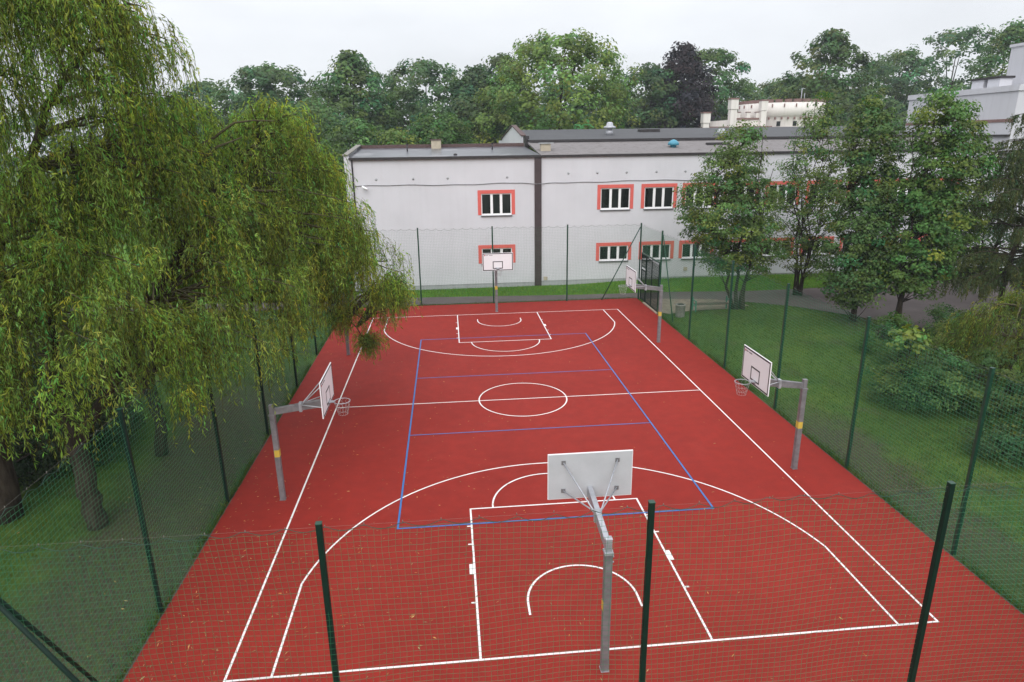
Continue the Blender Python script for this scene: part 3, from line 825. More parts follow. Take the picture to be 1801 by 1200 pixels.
# ------------------------------------------------------------------ net fences
ZT = 5.0
def fence(label, a, b, posts, braces=(), nets=None, post_w=0.085, post_mat=None, cord=0.0027):
    a = np.array(a, float); b = np.array(b, float)
    r = empty('net_fence', (a[0], a[1], 0), 0, label, 'fence', 'green net fences round the court')
    off = Vector((-a[0], -a[1], 0))
    d = (b - a) / np.linalg.norm(b - a); nrm = np.array([-d[1], d[0]])
    for x, y in posts:
        p = MB().box(-post_w / 2, post_w / 2, -post_w / 2, post_w / 2, -0.05, ZT - 0.012).build('post', post_mat or MAT['post'], r, bevel=0.006)
        p.location = (x - a[0], y - a[1], 0)
        cp = MB().box(-post_w / 2 - 0.004, post_w / 2 + 0.004, -post_w / 2 - 0.004, post_w / 2 + 0.004, ZT - 0.012, ZT).build('post_cap', MAT['post_light'], p)
    for p, q in braces:
        o = MB().tube([p, q], 0.035, 8).build('brace', post_mat or MAT['post'], r); o.location = off
    geo, ropes, wires = [], MB(), MB()
    rng = np.random.default_rng(int(abs(a[0] * 10 + a[1])) + 5)
    for (s0, s1, z0, z1) in nets:
        L = s1 - s0
        ph = rng.uniform(0, 6, 6)
        def disp(s, z):
            t = (z - z0) / (z1 - z0)
            return 0.05 * np.sin(s * 1.1 + ph[0]) * np.sin(math.pi * np.clip(t, 0, 1)) + 0.03 * np.sin(s * 2.7 + z * 1.3 + ph[1]) * (1 - t * 0.5)
        def dz(s, z):
            t = (z - z0) / (z1 - z0)
            return -0.022 * np.abs(np.sin(math.pi * s / 0.55)) * t ** 6 + 0.02 * np.sin(s * 0.9 + ph[2]) * t + 0.012 * np.sin(s * 2.3 + z * 2 + ph[3])
        def ds(s, z): return 0.02 * np.sin(z * 2.2 + s * 0.8 + ph[4]) + 0.01 * np.sin(z * 5 + s * 3 + ph[5])
        def pos(s, z):
            n_ = disp(s, z); s2 = s + ds(s, z)
            return np.stack([a[0] + d[0] * s2 + nrm[0] * n_, a[1] + d[1] * s2 + nrm[1] * n_, z + dz(s, z)], -1)
        zs = np.arange(z0, z1 + 1e-6, 0.1)
        ss_ = np.linspace(s0 + 0.02, s1 - 0.02, max(6, int(L / 0.28)))
        H = pos(np.broadcast_to(ss_, (len(zs), len(ss_))), np.broadcast_to(zs[:, None], (len(zs), len(ss_))))
        geo.append(cords(H, cord, (nrm[0], nrm[1], 0), (0, 0, 1)))
        sv = np.arange(s0 + 0.05, s1, 0.1); zv = np.linspace(z0, zs[-1], 14)
        V = pos(np.broadcast_to(sv[:, None], (len(sv), 14)), np.broadcast_to(zv, (len(sv), 14)))
        geo.append(cords(V, cord, (nrm[0], nrm[1], 0), (d[0], d[1], 0)))
        if z1 > 4.5:
            sr = np.linspace(s0, s1, int(L / 0.09)); 
            pr_ = pos(sr, np.full(len(sr), zs[-1])); pr_[:, 2] -= 0.07 * np.abs(np.sin(math.pi * sr / 0.55)) - 0.075
            ropes.tube([tuple(p) for p in pr_], 0.006, 4, caps=False)
            wires.tube([(a[0] + d[0] * s, a[1] + d[1] * s, 4.94 - 0.02 * math.sin(math.pi * (s - s0) / L)) for s in np.linspace(s0, s1, 12)], 0.0016, 4)
            for s in np.arange(s0, s1, 0.55):
                c = (a[0] + d[0] * s, a[1] + d[1] * s)
                wires.tube([(c[0], c[1], 4.955), (c[0], c[1], 4.915)], 0.007, 4)
    v, q = join_geo(geo)
    n = np_mesh('netting', v, q, MAT['net'], r); n.location = off; n['kind'] = 'stuff'
    o = ropes.build('edge_rope', MAT['post_light'], r); o.location = off
    o = wires.build('top_wire', MAT['old_wire'], r); o.location = off
    return r
FX = 9.62
NY, FYF = -16.56, 16.55
fence('tall green net fence across the court end behind the grey backed board', (-FX, NY), (FX, NY), [(-FX, NY), (-4.75, NY), (0.1, NY), (4.86, NY), (FX, NY)],
      [((-FX, NY, 4.72), (-7.1, NY, 0)), ((FX, NY, 4.72), (7.1, NY, 0))], [(0, 2 * FX, 0.05, 4.88)])
fence('green net fence below the white school wall behind the hoop facing the camera', (-FX, 16.9), (FX, 16.5), [(-FX, 16.9), (-4.72, 16.86), (-0.03, 16.74), (4.79, 16.64), (9.57, 16.53)],
      [((-9.57, 16.9, 4.75), (-7.2, 16.88, 0)), ((9.53, 16.53, 4.75), (7.11, 16.56, 0))], [(0, 2 * FX, 0.05, 4.88)], post_mat=MAT['post_light'], cord=0.0030)
fence('green net fence running along the court under the weeping willows', (-FX, NY), (-FX, 16.9), [(-FX, y) for y in (-11.75, -6.95, -2.3, 2.6, 7.17, 12.0)],
      [((-FX, NY, 4.72), (-FX, -14.1, 0)), ((-FX, 16.88, 4.72), (-FX, 14.4, 0))], [(0, 33.4, 0.05, 4.88)], cord=0.0030)
fence('green net fence between the court and the lawn with bench and bushes', (FX, NY), (FX, 16.5), [(FX, y) for y in (-11.79, -7.16, -2.35, 2.5, 7.15)] + [(9.72, 12.66)],
      [((FX, NY, 4.72), (FX, -14.1, 0)), ((9.75, 12.6, 4.75), (9.9, 10.5, 0.02))], [(0, 29.2, 0.05, 4.88), (29.25, 33.0, 3.15, 4.88)], post_mat=MAT['post_light'], cord=0.0036)

gate = empty('mesh_gate', (9.68, 12.72, 0), 0, 'dark green mesh gate and panels at the court corner by the bench', 'gate')
def gp(mb, name, mat, parent=None, **k): return mb.build(name, mat, parent or gate, **k)
for y in (0.05, 1.45, 2.68, 3.72):
    w = 0.05 if y not in (2.68,) else 0.08
    gp(MB().box(-w / 2, w / 2, y - w / 2, y + w / 2, 0.02, 3.04), 'upright', MAT['post'])
gp(MB().box(-0.04, 0.04, 0.0, 3.75, 3.042, 3.12), 'top_rail', MAT['post_light'])
gp(MB().box(-0.02, 0.02, 0.08, 1.42, 2.93, 2.98), 'panel_rail', MAT['steel'])
gp(MB().box(-0.02, 0.02, 1.48, 2.63, 2.93, 2.98), 'panel_rail', MAT['post'])
gp(MB().box(-0.025, 0.025, 0.08, 2.63, 0.06, 0.11), 'bottom_rail', MAT['post'])
leafp = gp(MB().box(-0.025, 0.025, 2.73, 3.69, 2.0, 2.06).box(-0.025, 0.025, 2.73, 3.69, 0.08, 0.13).box(-0.025, 0.025, 2.73, 2.78, 0.13, 2.0).box(-0.025, 0.025, 3.64, 3.69, 0.13, 2.0), 'gate_leaf', MAT['post'])
MB().box(-0.09, -0.026, 2.80, 2.83, 0.98, 1.12).build('handle', MAT['steel'], leafp)
gp(MB().box(-0.02, 0.02, 2.73, 3.69, 2.2, 2.24), 'panel_rail', MAT['post_light'])
def wires_panel(y0, y1, z0, z1, parent):
    L = []
    for y in np.arange(y0 + 0.03, y1, 0.05): L.append([(0, y, z0), (0, y, z1)])
    a_, b_ = cords(np.array(L, float), 0.0065, (1, 0, 0), (0, 1, 0))
    L = [[(0.008, y0, z), (0.008, y1, z)] for z in np.arange(z0 + 0.02, z1, 0.2)]
    c_, d_ = cords(np.array(L, float), 0.0075, (1, 0, 0), (0, 0, 1))
    v, q = join_geo([(a_, b_), (c_, d_)])
    o = np_mesh('wire_mesh', v, q, MAT['post'], parent); o['kind'] = 'stuff'
wires_panel(0.08, 1.42, 0.11, 2.93, gate); wires_panel(1.48, 2.63, 0.11, 2.93, gate); wires_panel(2.78, 3.64, 0.13, 2.0, leafp); wires_panel(2.73, 3.69, 2.24, 3.04, gate)

# ------------------------------------------------------------------ bench, bin
bn = empty('park_bench', (13.1, 12.85, 0), 0.02, 'green framed wooden bench on the lawn edge behind the net', 'bench')
for sx in (-1, 1):
    MB().bar((sx * 1.08, -0.25, 0), (sx * 1.08, -0.22, 0.66), 0.06).bar((sx * 1.08, 0.25, 0), (sx * 1.08, 0.30, 0.82), 0.06).bar((sx * 1.08, -0.25, 0.66), (sx * 1.08, 0.28, 0.68), 0.06, 0.05).bar((sx * 1.08, -0.22, 0.38), (sx * 1.08, 0.24, 0.38), 0.05, 0.06).build('end_frame', MAT['bench_green'], bn)
for k in range(3):
    MB().box(-1.05, 1.05, -0.22 + k * 0.155, -0.085 + k * 0.155, 0.412, 0.452).build('seat_plank', MAT['bench_wood'], bn)
bi = empty('litter_bin', (10.75, 11.75, 0), 0, 'round concrete litter bin beside the bench', 'bin')
MB().lathe([(0.25, -0.02), (0.27, 0.04), (0.28, 0.66), (0.30, 0.68), (0.30, 0.74), (0.23, 0.745)], (0, 0, 0), 20).build('body', MAT['concrete'], bi)
MB().lathe([(0.21, 0.747), (0.21, 0.755)], (0, 0, 0), 20).build('opening', MAT['bin_dark'], bi)

# ------------------------------------------------------------------ vegetation
def tints(rng, n, base, dv=0.25, dh=0.12):
    base = np.asarray(base, float)
    v = 1 + rng.normal(0, dv, (n, 1)).clip(-0.6, 0.8)
    h = rng.normal(0, dh, (n, 1))
    t = base[None] * v
    t[:, 0:1] *= 1 + h * 1.6; t[:, 2:3] *= 1 - h
    return np.clip(t, 0.004, 0.5)

def clump_leaves(rng, centres, per, rad, size, base, outward, flat=0.7, dv=0.18, aspect=0.62, droop=0.0):
    n = len(centres)
    rad = np.broadcast_to(np.asarray(rad, float), (n,))
    k = np.repeat(np.arange(n), per)
    g = rng.normal(0, 1, (len(k), 3)); g = g / np.maximum(1, np.linalg.norm(g, axis=1, keepdims=True) / 1.7)
    g[:, 2] *= flat
    c = centres[k] + g * rad[k][:, None] * 0.6
    c[:, 2] -= droop * (g[:, 0] ** 2 + g[:, 1] ** 2) * rad[k] * 0.4
    nr = unit(outward[k] * 0.7 + unit(g) * 0.5 + np.array([0, 0, 0.75]) + rng.normal(0, 0.45, (len(k), 3)))
    ax = rng.normal(0, 1, (len(k), 3)) + unit(g) * 0.8 - np.array([0, 0, 0.25 + droop]); ax = unit(ax - nr * (ax * nr).sum(1, keepdims=True))
    ct = tints(rng, n, base, dv, 0.13)[k] * (1 + rng.normal(0, 0.16, (len(k), 1)))
    ln = size * rng.uniform(0.7, 1.35, len(k))
    return leaf_geo(c - ax * ln[:, None] * 0.5, ax, nr, ln, ln * aspect * rng.uniform(0.8, 1.2, len(k)), np.clip(ct, 0.004, 0.5))

def crown_points(rng, prof, y, n, depth=0.85, surf=0.45):
    """prof rows (z, xl, xr); random points in the solid they bound"""
    prof = sorted(prof); z = np.array([p[0] for p in prof]); xl = np.array([p[1] for p in prof]); xr = np.array([p[2] for p in prof])
    zz = rng.uniform(z[0], z[-1], n * 4)
    w = np.interp(zz, z, xr - xl); keep = rng.uniform(0, 1, len(zz)) < (w / w.max()) ** 1.3
    zz = zz[keep][:n]; n = len(zz)
    c = (np.interp(zz, z, xl) + np.interp(zz, z, xr)) / 2; hw = np.interp(zz, z, xr - xl) / 2
    a = rng.uniform(0, 2 * math.pi, n); r = rng.uniform(0, 1, n) ** surf
    return np.stack([c + np.cos(a) * r * hw, y + np.sin(a) * r * hw * depth, zz], 1), np.stack([np.cos(a), np.sin(a), np.full(n, 0.25)], 1)

def limb(p, q, rng, n=6, sag=0.0, wob=0.12):
    p, q = np.asarray(p, float), np.asarray(q, float)
    t = np.linspace(0, 1, n)[:, None]
    w = rng.normal(0, wob, (n, 3)) * np.sin(math.pi * t) * np.linalg.norm(q - p) * 0.25
    return p + (q - p) * t + w + np.array([0, 0, 1]) * sag * np.sin(math.pi * t)

def leafy_tree(name, label, cat, base, prof, leaders, color, seed, nclust=240, per=70, crad=0.5, size=0.14, twig=True, mat='leaf', bark='bark', group=None, r0=0.12, depth=0.85, droop=0.0, dv=0.2, aspect=0.62, surf=0.45, split=0.0):
    rng = np.random.default_rng(seed)
    y = base[1]
    root = empty(name, base, 0, label, cat, group)
    off = Vector((-base[0], -base[1], -base[2]))
    pts, outw = crown_points(rng, prof, y, nclust, depth, surf)
    wood = MB(); spine = []
    for bx, by, tx, ty, tz, *z0 in leaders:
        st = np.array([base[0] + bx, base[1] + by, base[2] + (z0[0] if z0 else -0.1)])
        L = limb(st, (base[0] + tx, base[1] + ty, tz), rng, 10, 0, 0.1)
        rr = [max(0.015, r0 * (0.62 if z0 else 1) * (1 - 0.93 * t ** 0.8)) for t in np.linspace(0, 1, 10)]
        rr[0] *= 1.35
        wood.tube([tuple(p) for p in L], rr, 7)
        spine.append(L)
    tr = wood.build('trunk', MAT[bark], root); tr.location = off
    if twig:
        sp = np.concatenate(spine); bw = MB()
        for p in pts[::2]:
            lo = sp[sp[:, 2] < p[2] - 0.25 * np.hypot(sp[:, 0] - p[0], sp[:, 1] - p[1]) - 0.2]
            if not len(lo): lo = sp[np.argsort(sp[:, 2])[:6]][-1:]
            q = lo[np.argmin(((lo - p) ** 2).sum(1))]
            bl = limb(q, p, rng, 5, 0.05 * np.linalg.norm(p - q), 0.1)
            bw.tube([tuple(v) for v in bl], [0.03, 0.024, 0.018, 0.012, 0.006], 4, caps=False)
        b = bw.build('branches', MAT[bark], root); b.location = off; b['kind'] = 'stuff'
    v, q, t = clump_leaves(rng, pts, per, crad * rng.uniform(0.6, 1.35, len(pts)), size, color, outw, 0.6, dv, aspect, droop)
    o = np_mesh('crown', v, q, MAT[mat], root, t); o.location = off; o['kind'] = 'stuff'
    return root

G_MAPLE = (0.094, 0.156, 0.038)
leafy_tree('maple_tree', 'bushy maple with several thin stems in front of the school windows by the bench', 'tree', (14.75, 12.9, 0),
           [(11.0, 13.9, 14.7), (10.24, 12.7, 15.3), (8.38, 11.9, 15.7), (6.8, 10.4, 16.5), (5.15, 10.8, 17.0), (3.42, 12.2, 17.1), (2.3, 12.9, 16.3)],
           [(0, 0, -0.5, 0.2, 10.6), (0.28, 0.1, 0.5, -0.3, 10.2), (-0.22, 0.1, -2.2, -0.5, 8.0), (0.35, -0.1, 1.6, 0.2, 8.4)], G_MAPLE, 101, 430, 66, 0.52, 0.155, r0=0.12, group='trees along the yard')
leafy_tree('maple_tree', 'slender upright maple with long bare stems, second along the yard from the bench', 'tree', (20.3, 15.9, 0),
           [(12.67, 20.0, 21.1), (10.86, 19.2, 21.7), (8.14, 18.2, 22.4), (5.31, 17.6, 22.8), (3.1, 18.4, 22.7), (1.5, 19.3, 21.8)],
           [(0, 0, -0.3, 0, 12.2), (-0.1, 0.1, -0.8, 0.1, 11.6), (0.1, 0.15, 1.0, 0.2, 11.4), (0.2, 0, 0.6, 0.1, 12.4), (-0.2, 0.1, -1.2, 0.2, 10.4), (0.3, 0.1, 1.4, 0.0, 9.6), (0.1, -0.2, 0.2, -0.6, 11)], (0.100, 0.158, 0.036), 102, 340, 44, 0.50, 0.15, r0=0.075, group='trees along the yard')
leafy_tree('maple_tree', 'dense dark maple with low spreading branches between the slender maple and the tallest one', 'tree', (20.1, 9.3, 0),
           [(11.97, 19.0, 19.9), (10.43, 18.3, 21.0), (7.82, 18.1, 21.6), (4.79, 17.9, 21.9), (2.24, 17.9, 21.6), (0.9, 19.0, 21.3)],
           [(0, 0, -0.2, 0, 11.6), (0.03, 0, 1.0, 0.2, 9.5, 1.2), (0, 0.02, -1.3, 0.2, 9.0, 1.3)], (0.078, 0.138, 0.038), 103, 420, 70, 0.52, 0.16, r0=0.15, group='trees along the yard')
leafy_tree('maple_tree', 'tallest fresh green maple with a clear dark trunk at the asphalt yard edge', 'tree', (22.0, 8.2, 0),
           [(12.42, 22.2, 23.1), (11.21, 21.1, 24.4), (9.54, 21.0, 25.1), (7.25, 20.8, 25.6), (4.86, 20.8, 25.6), (3.03, 20.2, 24.6), (1.7, 21.2, 23.6)],
           [(0, 0, 0.3, 0, 12.1), (0.04, 0.02, 1.5, 0.3, 11.2, 2.0), (0.0, 0.02, -0.8, 0.1, 10.5, 2.2), (0.04, 0, 2.4, -0.2, 8.5, 1.9), (0, 0, -1.6, 0.2, 7.0, 1.8)], (0.092, 0.168, 0.038), 104, 460, 72, 0.52, 0.165, r0=0.17, group='trees along the yard')
leafy_tree('linden_tree', 'pale loose young tree between the tallest maple and the larch', 'tree', (31.5, 13.5, 0),
           [(8.2, 30.8, 32), (7.0, 29.2, 33.6), (4.6, 28.7, 34.4), (2.2, 29.6, 34)], [(0, 0, 0, 0, 7.8), (0, 0, 1.2, 0, 6.8), (0, 0, -1.2, 0, 6.5)], (0.062, 0.115, 0.050), 105, 170, 60, 0.55, 0.14, r0=0.12, group='trees along the yard')

def larch(name, label, base, seed):
    rng = np.random.default_rng(seed)
    root = empty(name, base, 0, label, 'tree', 'trees along the yard'); off = Vector((-base[0], -base[1], 0))
    wood = MB()
    L = [(base[0], base[1], -0.1), (base[0] + 0.25, base[1], 1.4), (base[0] + 0.15, base[1], 3), (base[0] + 0.9, base[1], 7), (base[0] + 1.1, base[1], 12.3)]
    wood.tube(L, [0.17, 0.14, 0.13, 0.10, 0.02], 8)
    o = wood.build('trunk', MAT['bark'], root); o.location = off
    bw = MB(); C0, D0, H0, LL = [], [], [], []
    for z in np.concatenate([np.linspace(2.6, 4.4, 30), np.linspace(4.9, 11.8, 60)]):
        a = rng.uniform(0, 2 * math.pi); ln = np.interp(z, [2, 4, 8, 12], [4.4, 4.2, 3.6, 0.9]) * rng.uniform(0.7, 1.1)
        x0 = np.interp(z, [1.4, 3, 7, 12.3], [0.25, 0.15, 0.9, 1.1]) + base[0]
        t = np.linspace(0, 1, 8)[:, None]
        rise = rng.uniform(0.0, 0.8)
        B = np.array([x0, base[1], z]) + np.concatenate([np.cos(a) * ln * t, np.sin(a) * ln * t, rise * np.sin(t * 2.2) * ln * 0.3 - 0.10 * ln * t ** 2], 1)
        bw.tube([tuple(p) for p in B], np.linspace(0.045, 0.008, 8), 4, caps=False)
        m = int(ln * 26)
        tt = rng.uniform(0.15, 1, m)
        P0 = np.stack([np.interp(tt, t[:, 0], B[:, k]) for k in range(3)], 1)
        C0.append(P0); dd = rng.normal(0, 1, (m, 3)); dd[:, 2] = 0.1; dd[:, :2] += np.array([np.cos(a), np.sin(a)]) * 0.7
        D0.append(unit(dd)); H0.append(rng.uniform(0.08, 0.3, m)); LL.append(rng.uniform(0.35, 1.1, m))
    o = bw.build('branches', MAT['bark'], root); o.location = off; o['kind'] = 'stuff'
    v, q, t = strands(rng, np.concatenate(C0), np.concatenate(D0), np.concatenate(H0), np.concatenate(LL), (0.052, 0.072, 0.026), 0.05, 0.15, 0.036, 0.2, False)
    o = np_mesh('crown', v, q, MAT['needle'], root, t); o.location = off; o['kind'] = 'stuff'

def strands(rng, c, d, h, L, base, step, leaf, width, dv=0.2, stem=True, slant=(0.0, 0.0), weight=None):
    """hanging shoots set with narrow leaves"""
    n = len(c); h = h[:, None]
    def pos(s):
        e = h * (1 - np.exp(-s / h))
        p = c + d * e
        p = p + np.array([0, 0, -1.0]) * (s - e)
        p[:, 0] += slant[0] * s[:, 0] ** 1.5; p[:, 1] += slant[1] * s[:, 0] ** 1.5
        return p
    col = tints(rng, n, base, dv, 0.14)
    if weight is not None: col = col * weight
    K = np.maximum(4, (L / step).astype(int))
    k = np.repeat(np.arange(n), K)
    s = rng.uniform(0.04, 1.0, len(k)) * L[k]
    def posk(kk, s):
        hh = h[kk, 0]; e = hh * (1 - np.exp(-s / hh))
        p = c[kk] + d[kk] * e[:, None]
        p[:, 2] -= (s - e)
        p[:, 0] += slant[0] * s ** 1.5; p[:, 1] += slant[1] * s ** 1.5
        wv = 0.05 * np.sin(s * 2.3 + kk * 1.7); p[:, 0] += wv; p[:, 1] += 0.05 * np.cos(s * 2.0 + kk * 2.9)
        return p
    p = posk(k, s); p2 = posk(k, s + 0.05)
    tan = unit(p2 - p)
    ax = unit(tan * 0.9 + rng.normal(0, 0.42, (len(k), 3)) + np.array([0, 0, -0.15]))
    nr = unit(rng.normal(0, 1, (len(k), 3)) + np.array([0, 0, 0.6]))
    ln = leaf * rng.uniform(0.65, 1.3, len(k))
    tc = col[k] * (1 + rng.normal(0, 0.2, (len(k), 1)))
    tip = (s / L[k])[:, None]
    tc = tc * (1 - 0.12 * tip) + np.array([0.02, 0.024, 0.0]) * tip
    V, Q, T = leaf_geo(p, ax, nr, ln, width * rng.uniform(0.75, 1.3, len(k)), np.clip(tc, 0.004, 0.5))
    if stem:
        m = 4
        ks = np.repeat(np.arange(n), m); ssv = np.tile(np.linspace(0, 1, m), n) * L[ks]
        sp = posk(ks, ssv).reshape(n, m, 3)
        sv, sq = cords(sp, 0.0045, (1, 0, 0), (0, 1, 0))
        Q = np.concatenate([Q, sq + len(V)]); V = np.concatenate([V, sv])
        T = np.concatenate([T, np.tile(np.array([[0.085, 0.07, 0.022]]), (len(sv), 1))])
    return V, Q, T

larch('larch_tree', 'larch with drooping olive branches over the asphalt yard', (26.75, 7.1, 0), 120)

WILLOW = (0.225, 0.325, 0.068)
def willow(label, base, trunk_limbs, lobes, seed, density=1.0, base_col=WILLOW, r0=0.3, slant=(0.004, 0.0), extra=()):
    rng = np.random.default_rng(seed)
    root = empty('weeping_willow', base, 0, label, 'tree', 'weeping willows beside the court'); off = Vector((-base[0], -base[1], -base[2]))
    wood = MB(); nodes = []
    for pts, ra, rb in trunk_limbs:
        L = np.array(pts, float)
        t = np.linspace(0, 1, len(L)); tt = np.linspace(0, 1, 12)
        S_ = np.stack([np.interp(tt, t, L[:, k]) for k in range(3)], 1)
        S_[1:-1] = (S_[:-2] + 2 * S_[1:-1] + S_[2:]) / 4
        S_[1:-1] += rng.normal(0, 0.04, (10, 3))
        wood.tube([tuple(p) for p in S_], np.linspace(ra, rb, 12), 9)
        nodes.append(S_)
    o = wood.build('trunk', MAT['bark'], root); o.location = off
    nodes = np.concatenate(nodes)
    C, D, H, Ls, TW, bw = [], [], [], [], [], MB()
    for (cx, cy, cz, rx, ry, rz, nt, hem, lmax) in lobes:
        nt = int(nt * density)
        for i in range(nt):
            a = rng.uniform(0, 2 * math.pi); u = rng.uniform(-0.2, 1.0) ; rr = rng.uniform(0.8, 1.05)
            ce = math.sqrt(max(0, 1 - u * u)) if u > 0 else 1.0
            o_ = np.array([math.cos(a) * ce, math.sin(a) * ce, u])
            p = np.array([cx, cy, cz]) + o_ * np.array([rx, ry, rz]) * rr
            if any((((p - np.array(l[:3])) / np.array(l[3:6])) ** 2).sum() < 0.42 for l in lobes): continue   # bare inside
            m = int(rng.integers(15, 29))
            L0 = rng.uniform(0.9, lmax) * rng.uniform(0.6, 1.0)
            dirv = np.array([math.cos(a), math.sin(a), 0.0])
            spread = rng.normal(0, 0.75, (m, 3)); spread[:, 2] = rng.uniform(-0.25, 0.55, m)
            d = unit(dirv * 0.8 + spread)
            cc = p + rng.normal(0, 0.16, (m, 3)) - dirv * rng.uniform(0, 0.9, (m, 1)) * 0.6
            ln = L0 * rng.uniform(0.45, 1.15, m)
            ln = np.minimum(ln, np.maximum(0.35, cc[:, 2] - hem + rng.normal(0, 0.5, m)))
            C.append(cc); D.append(d); H.append(rng.uniform(0.12, 0.62, m)); Ls.append(ln)
            tv = rng.normal(1, 0.22); TW.append(np.tile(np.clip([[tv * rng.uniform(0.92, 1.18), tv, tv * rng.uniform(0.8, 1.2)]], 0.5, 1.7), (m, 1)))
            if i % 2 == 0:
                lo = nodes[nodes[:, 2] < p[2] + 0.3]
                q = lo[np.argmin(((lo - p) ** 2).sum(1))] if len(lo) else nodes[-1]
                bl = limb(q, p, rng, 6, 0.10 * np.linalg.norm(p - q), 0.12)
                bw.tube([tuple(v) for v in bl], np.linspace(0.05, 0.010, 6), 4, caps=False)
    for pts in extra:
        bw.tube(pts, np.linspace(0.06, 0.02, len(pts)), 6)
    o = bw.build('branches', MAT['bark_green'], root); o.location = off; o['kind'] = 'stuff'
    C, D, H, Ls = map(np.concatenate, (C, D, H, Ls))
    v, q, t = strands(rng, C, D, H, Ls, base_col, 0.080, 0.14, 0.027, 0.20, True, slant, np.concatenate(TW))
    o = np_mesh('crown', v, q, MAT['willow_leaf'], root, t); o.location = off; o['kind'] = 'stuff'

willow('tall weeping willow with the thickest dark trunk, its top leaving the picture', (-15.7, -7.1, 0),
       [([(-15.7, -7.1, -0.1), (-15.6, -7.1, 3), (-15.4, -7.0, 7), (-15.2, -7, 12), (-15, -7, 17)], 0.42, 0.08),
        ([(-15.5, -7.1, 5), (-13.8, -7.0, 8.5), (-12.3, -6.8, 11.5), (-10.6, -6.6, 13.2)], 0.18, 0.03),
        ([(-15.5, -7.1, 6), (-14.5, -9, 9), (-13.6, -10.2, 11.5)], 0.16, 0.03)],
       [(-15.4, -6.8, 11.0, 5.4, 5.6, 6.5, 240, 7.0, 3.6), (-12.2, -6.5, 12.0, 2.7, 3.0, 3.0, 120, 7.5, 3.0), (-14.5, -8.5, 6.0, 4.0, 3.0, 4.0, 80, 3.6, 3.4), (-13.4, -8.4, 9.2, 2.6, 2.4, 3.0, 70, 6.0, 3.2), (-11.6, -5.6, 9.6, 2.4, 2.4, 2.4, 60, 6.0, 2.8)], 201)
willow('broad weeping willow with a forked trunk, branches hanging over the court', (-12.9, -7.8, 0),
       [([(-12.9, -7.8, -0.1), (-13.0, -7.7, 1.4), (-13.1, -7.6, 2.4)], 0.27, 0.25),
        ([(-13.1, -7.6, 2.3), (-13.4, -7.4, 4), (-13.2, -7, 6.5), (-12.4, -6, 9.5)], 0.18, 0.05),
        ([(-13.1, -7.6, 2.2), (-12.4, -7.0, 3.6), (-11.2, -5.5, 6.2), (-9.8, -3.8, 8.8), (-8.6, -2.4, 10.3)], 0.18, 0.04)],
       [(-12.0, -5.2, 5.2, 5.2, 5.0, 5.2, 190, 3.7, 3.4), (-8.4, -1.6, 6.6, 3.0, 3.4, 4.0, 120, 3.4, 3.4), (-11.5, -9.0, 5.0, 2.6, 2.4, 3.2, 60, 3.6, 3.0), (-9.5, -5.5, 6.0, 2.6, 2.6, 3.0, 60, 3.4, 3.0), (-10.6, -3.6, 8.0, 3.0, 3.0, 3.4, 100, 4.2, 2.4), (-8.4, -2.0, 9.2, 1.9, 1.9, 2.3, 80, 4.6, 2.2)], 202,
       extra=([(-11.3, -4.4, 8.6), (-10.25, -4.3, 9.96), (-9.52, -4.2, 10.31), (-8.82, -4.2, 10.76), (-8.29, -4.15, 10.82), (-7.7, -4.1, 10.8)], [(-9.9, -4.6, 9.6), (-9.3, -4.5, 10.1), (-8.6, -4.4, 10.35)]))
willow('weeping willow whose lowest branches brush the court next to the half hidden hoop', (-12.9, -3.4, 0),
       [([(-12.9, -3.4, -0.1), (-12.75, -3.4, 1.3), (-12.9, -3.3, 3), (-12.3, -2.6, 5.5), (-11, -1.5, 8)], 0.22, 0.06),
        ([(-12.75, -3.4, 1.2), (-13.2, -3.2, 2.6), (-13.4, -2.8, 5)], 0.15, 0.05),
        ([(-12.7, -3.3, 3), (-10.5, -1.5, 4.6), (-8.3, 0.5, 5.3), (-6.6, 1.6, 5.6), (-5.4, 2.0, 5.5)], 0.13, 0.02),
        ([(-9.6, -0.6, 4.6), (-8.0, 1.2, 4.0), (-6.9, 2.2, 2.9), (-6.5, 2.2, 1.9)], 0.06, 0.012)],
       [(-10.5, 0.5, 5.0, 3.6, 4.0, 4.6, 110, 3.2, 3.0), (-6.9, 1.6, 5.0, 2.3, 2.4, 2.0, 70, 2.9, 2.2), (-6.4, 2.0, 3.5, 1.4, 1.4, 1.3, 40, 1.9, 1.5), (-5.3, 2.5, 3.9, 0.85, 0.9, 0.8, 26, 1.9, 1.6), (-7.2, 2.3, 3.1, 0.8, 0.8, 0.6, 16, 1.6, 1.3), (-6.4, 2.2, 1.9, 0.6, 0.6, 0.5, 16, 0.8, 1.0)], 203)

willow('yellowish weeping willow by the tall end net, only a twig tip in the picture', (8.6, -21.6, 0),  # twig tip in view; unseen crown added to shade the near court end
       [([(8.6, -21.6, -0.1), (8.5, -21.6, 2.5), (8.4, -21.5, 5.5)], 0.2, 0.06), ([(8.45, -21.6, 2.6), (7.6, -20.2, 3.8), (6.9, -19.0, 4.3)], 0.08, 0.02)],
       [(8.9, -21.6, 4.6, 3.4, 3.2, 3.0, 80, 1.5, 2.6)], 206, 1.0, (0.13, 0.165, 0.034))
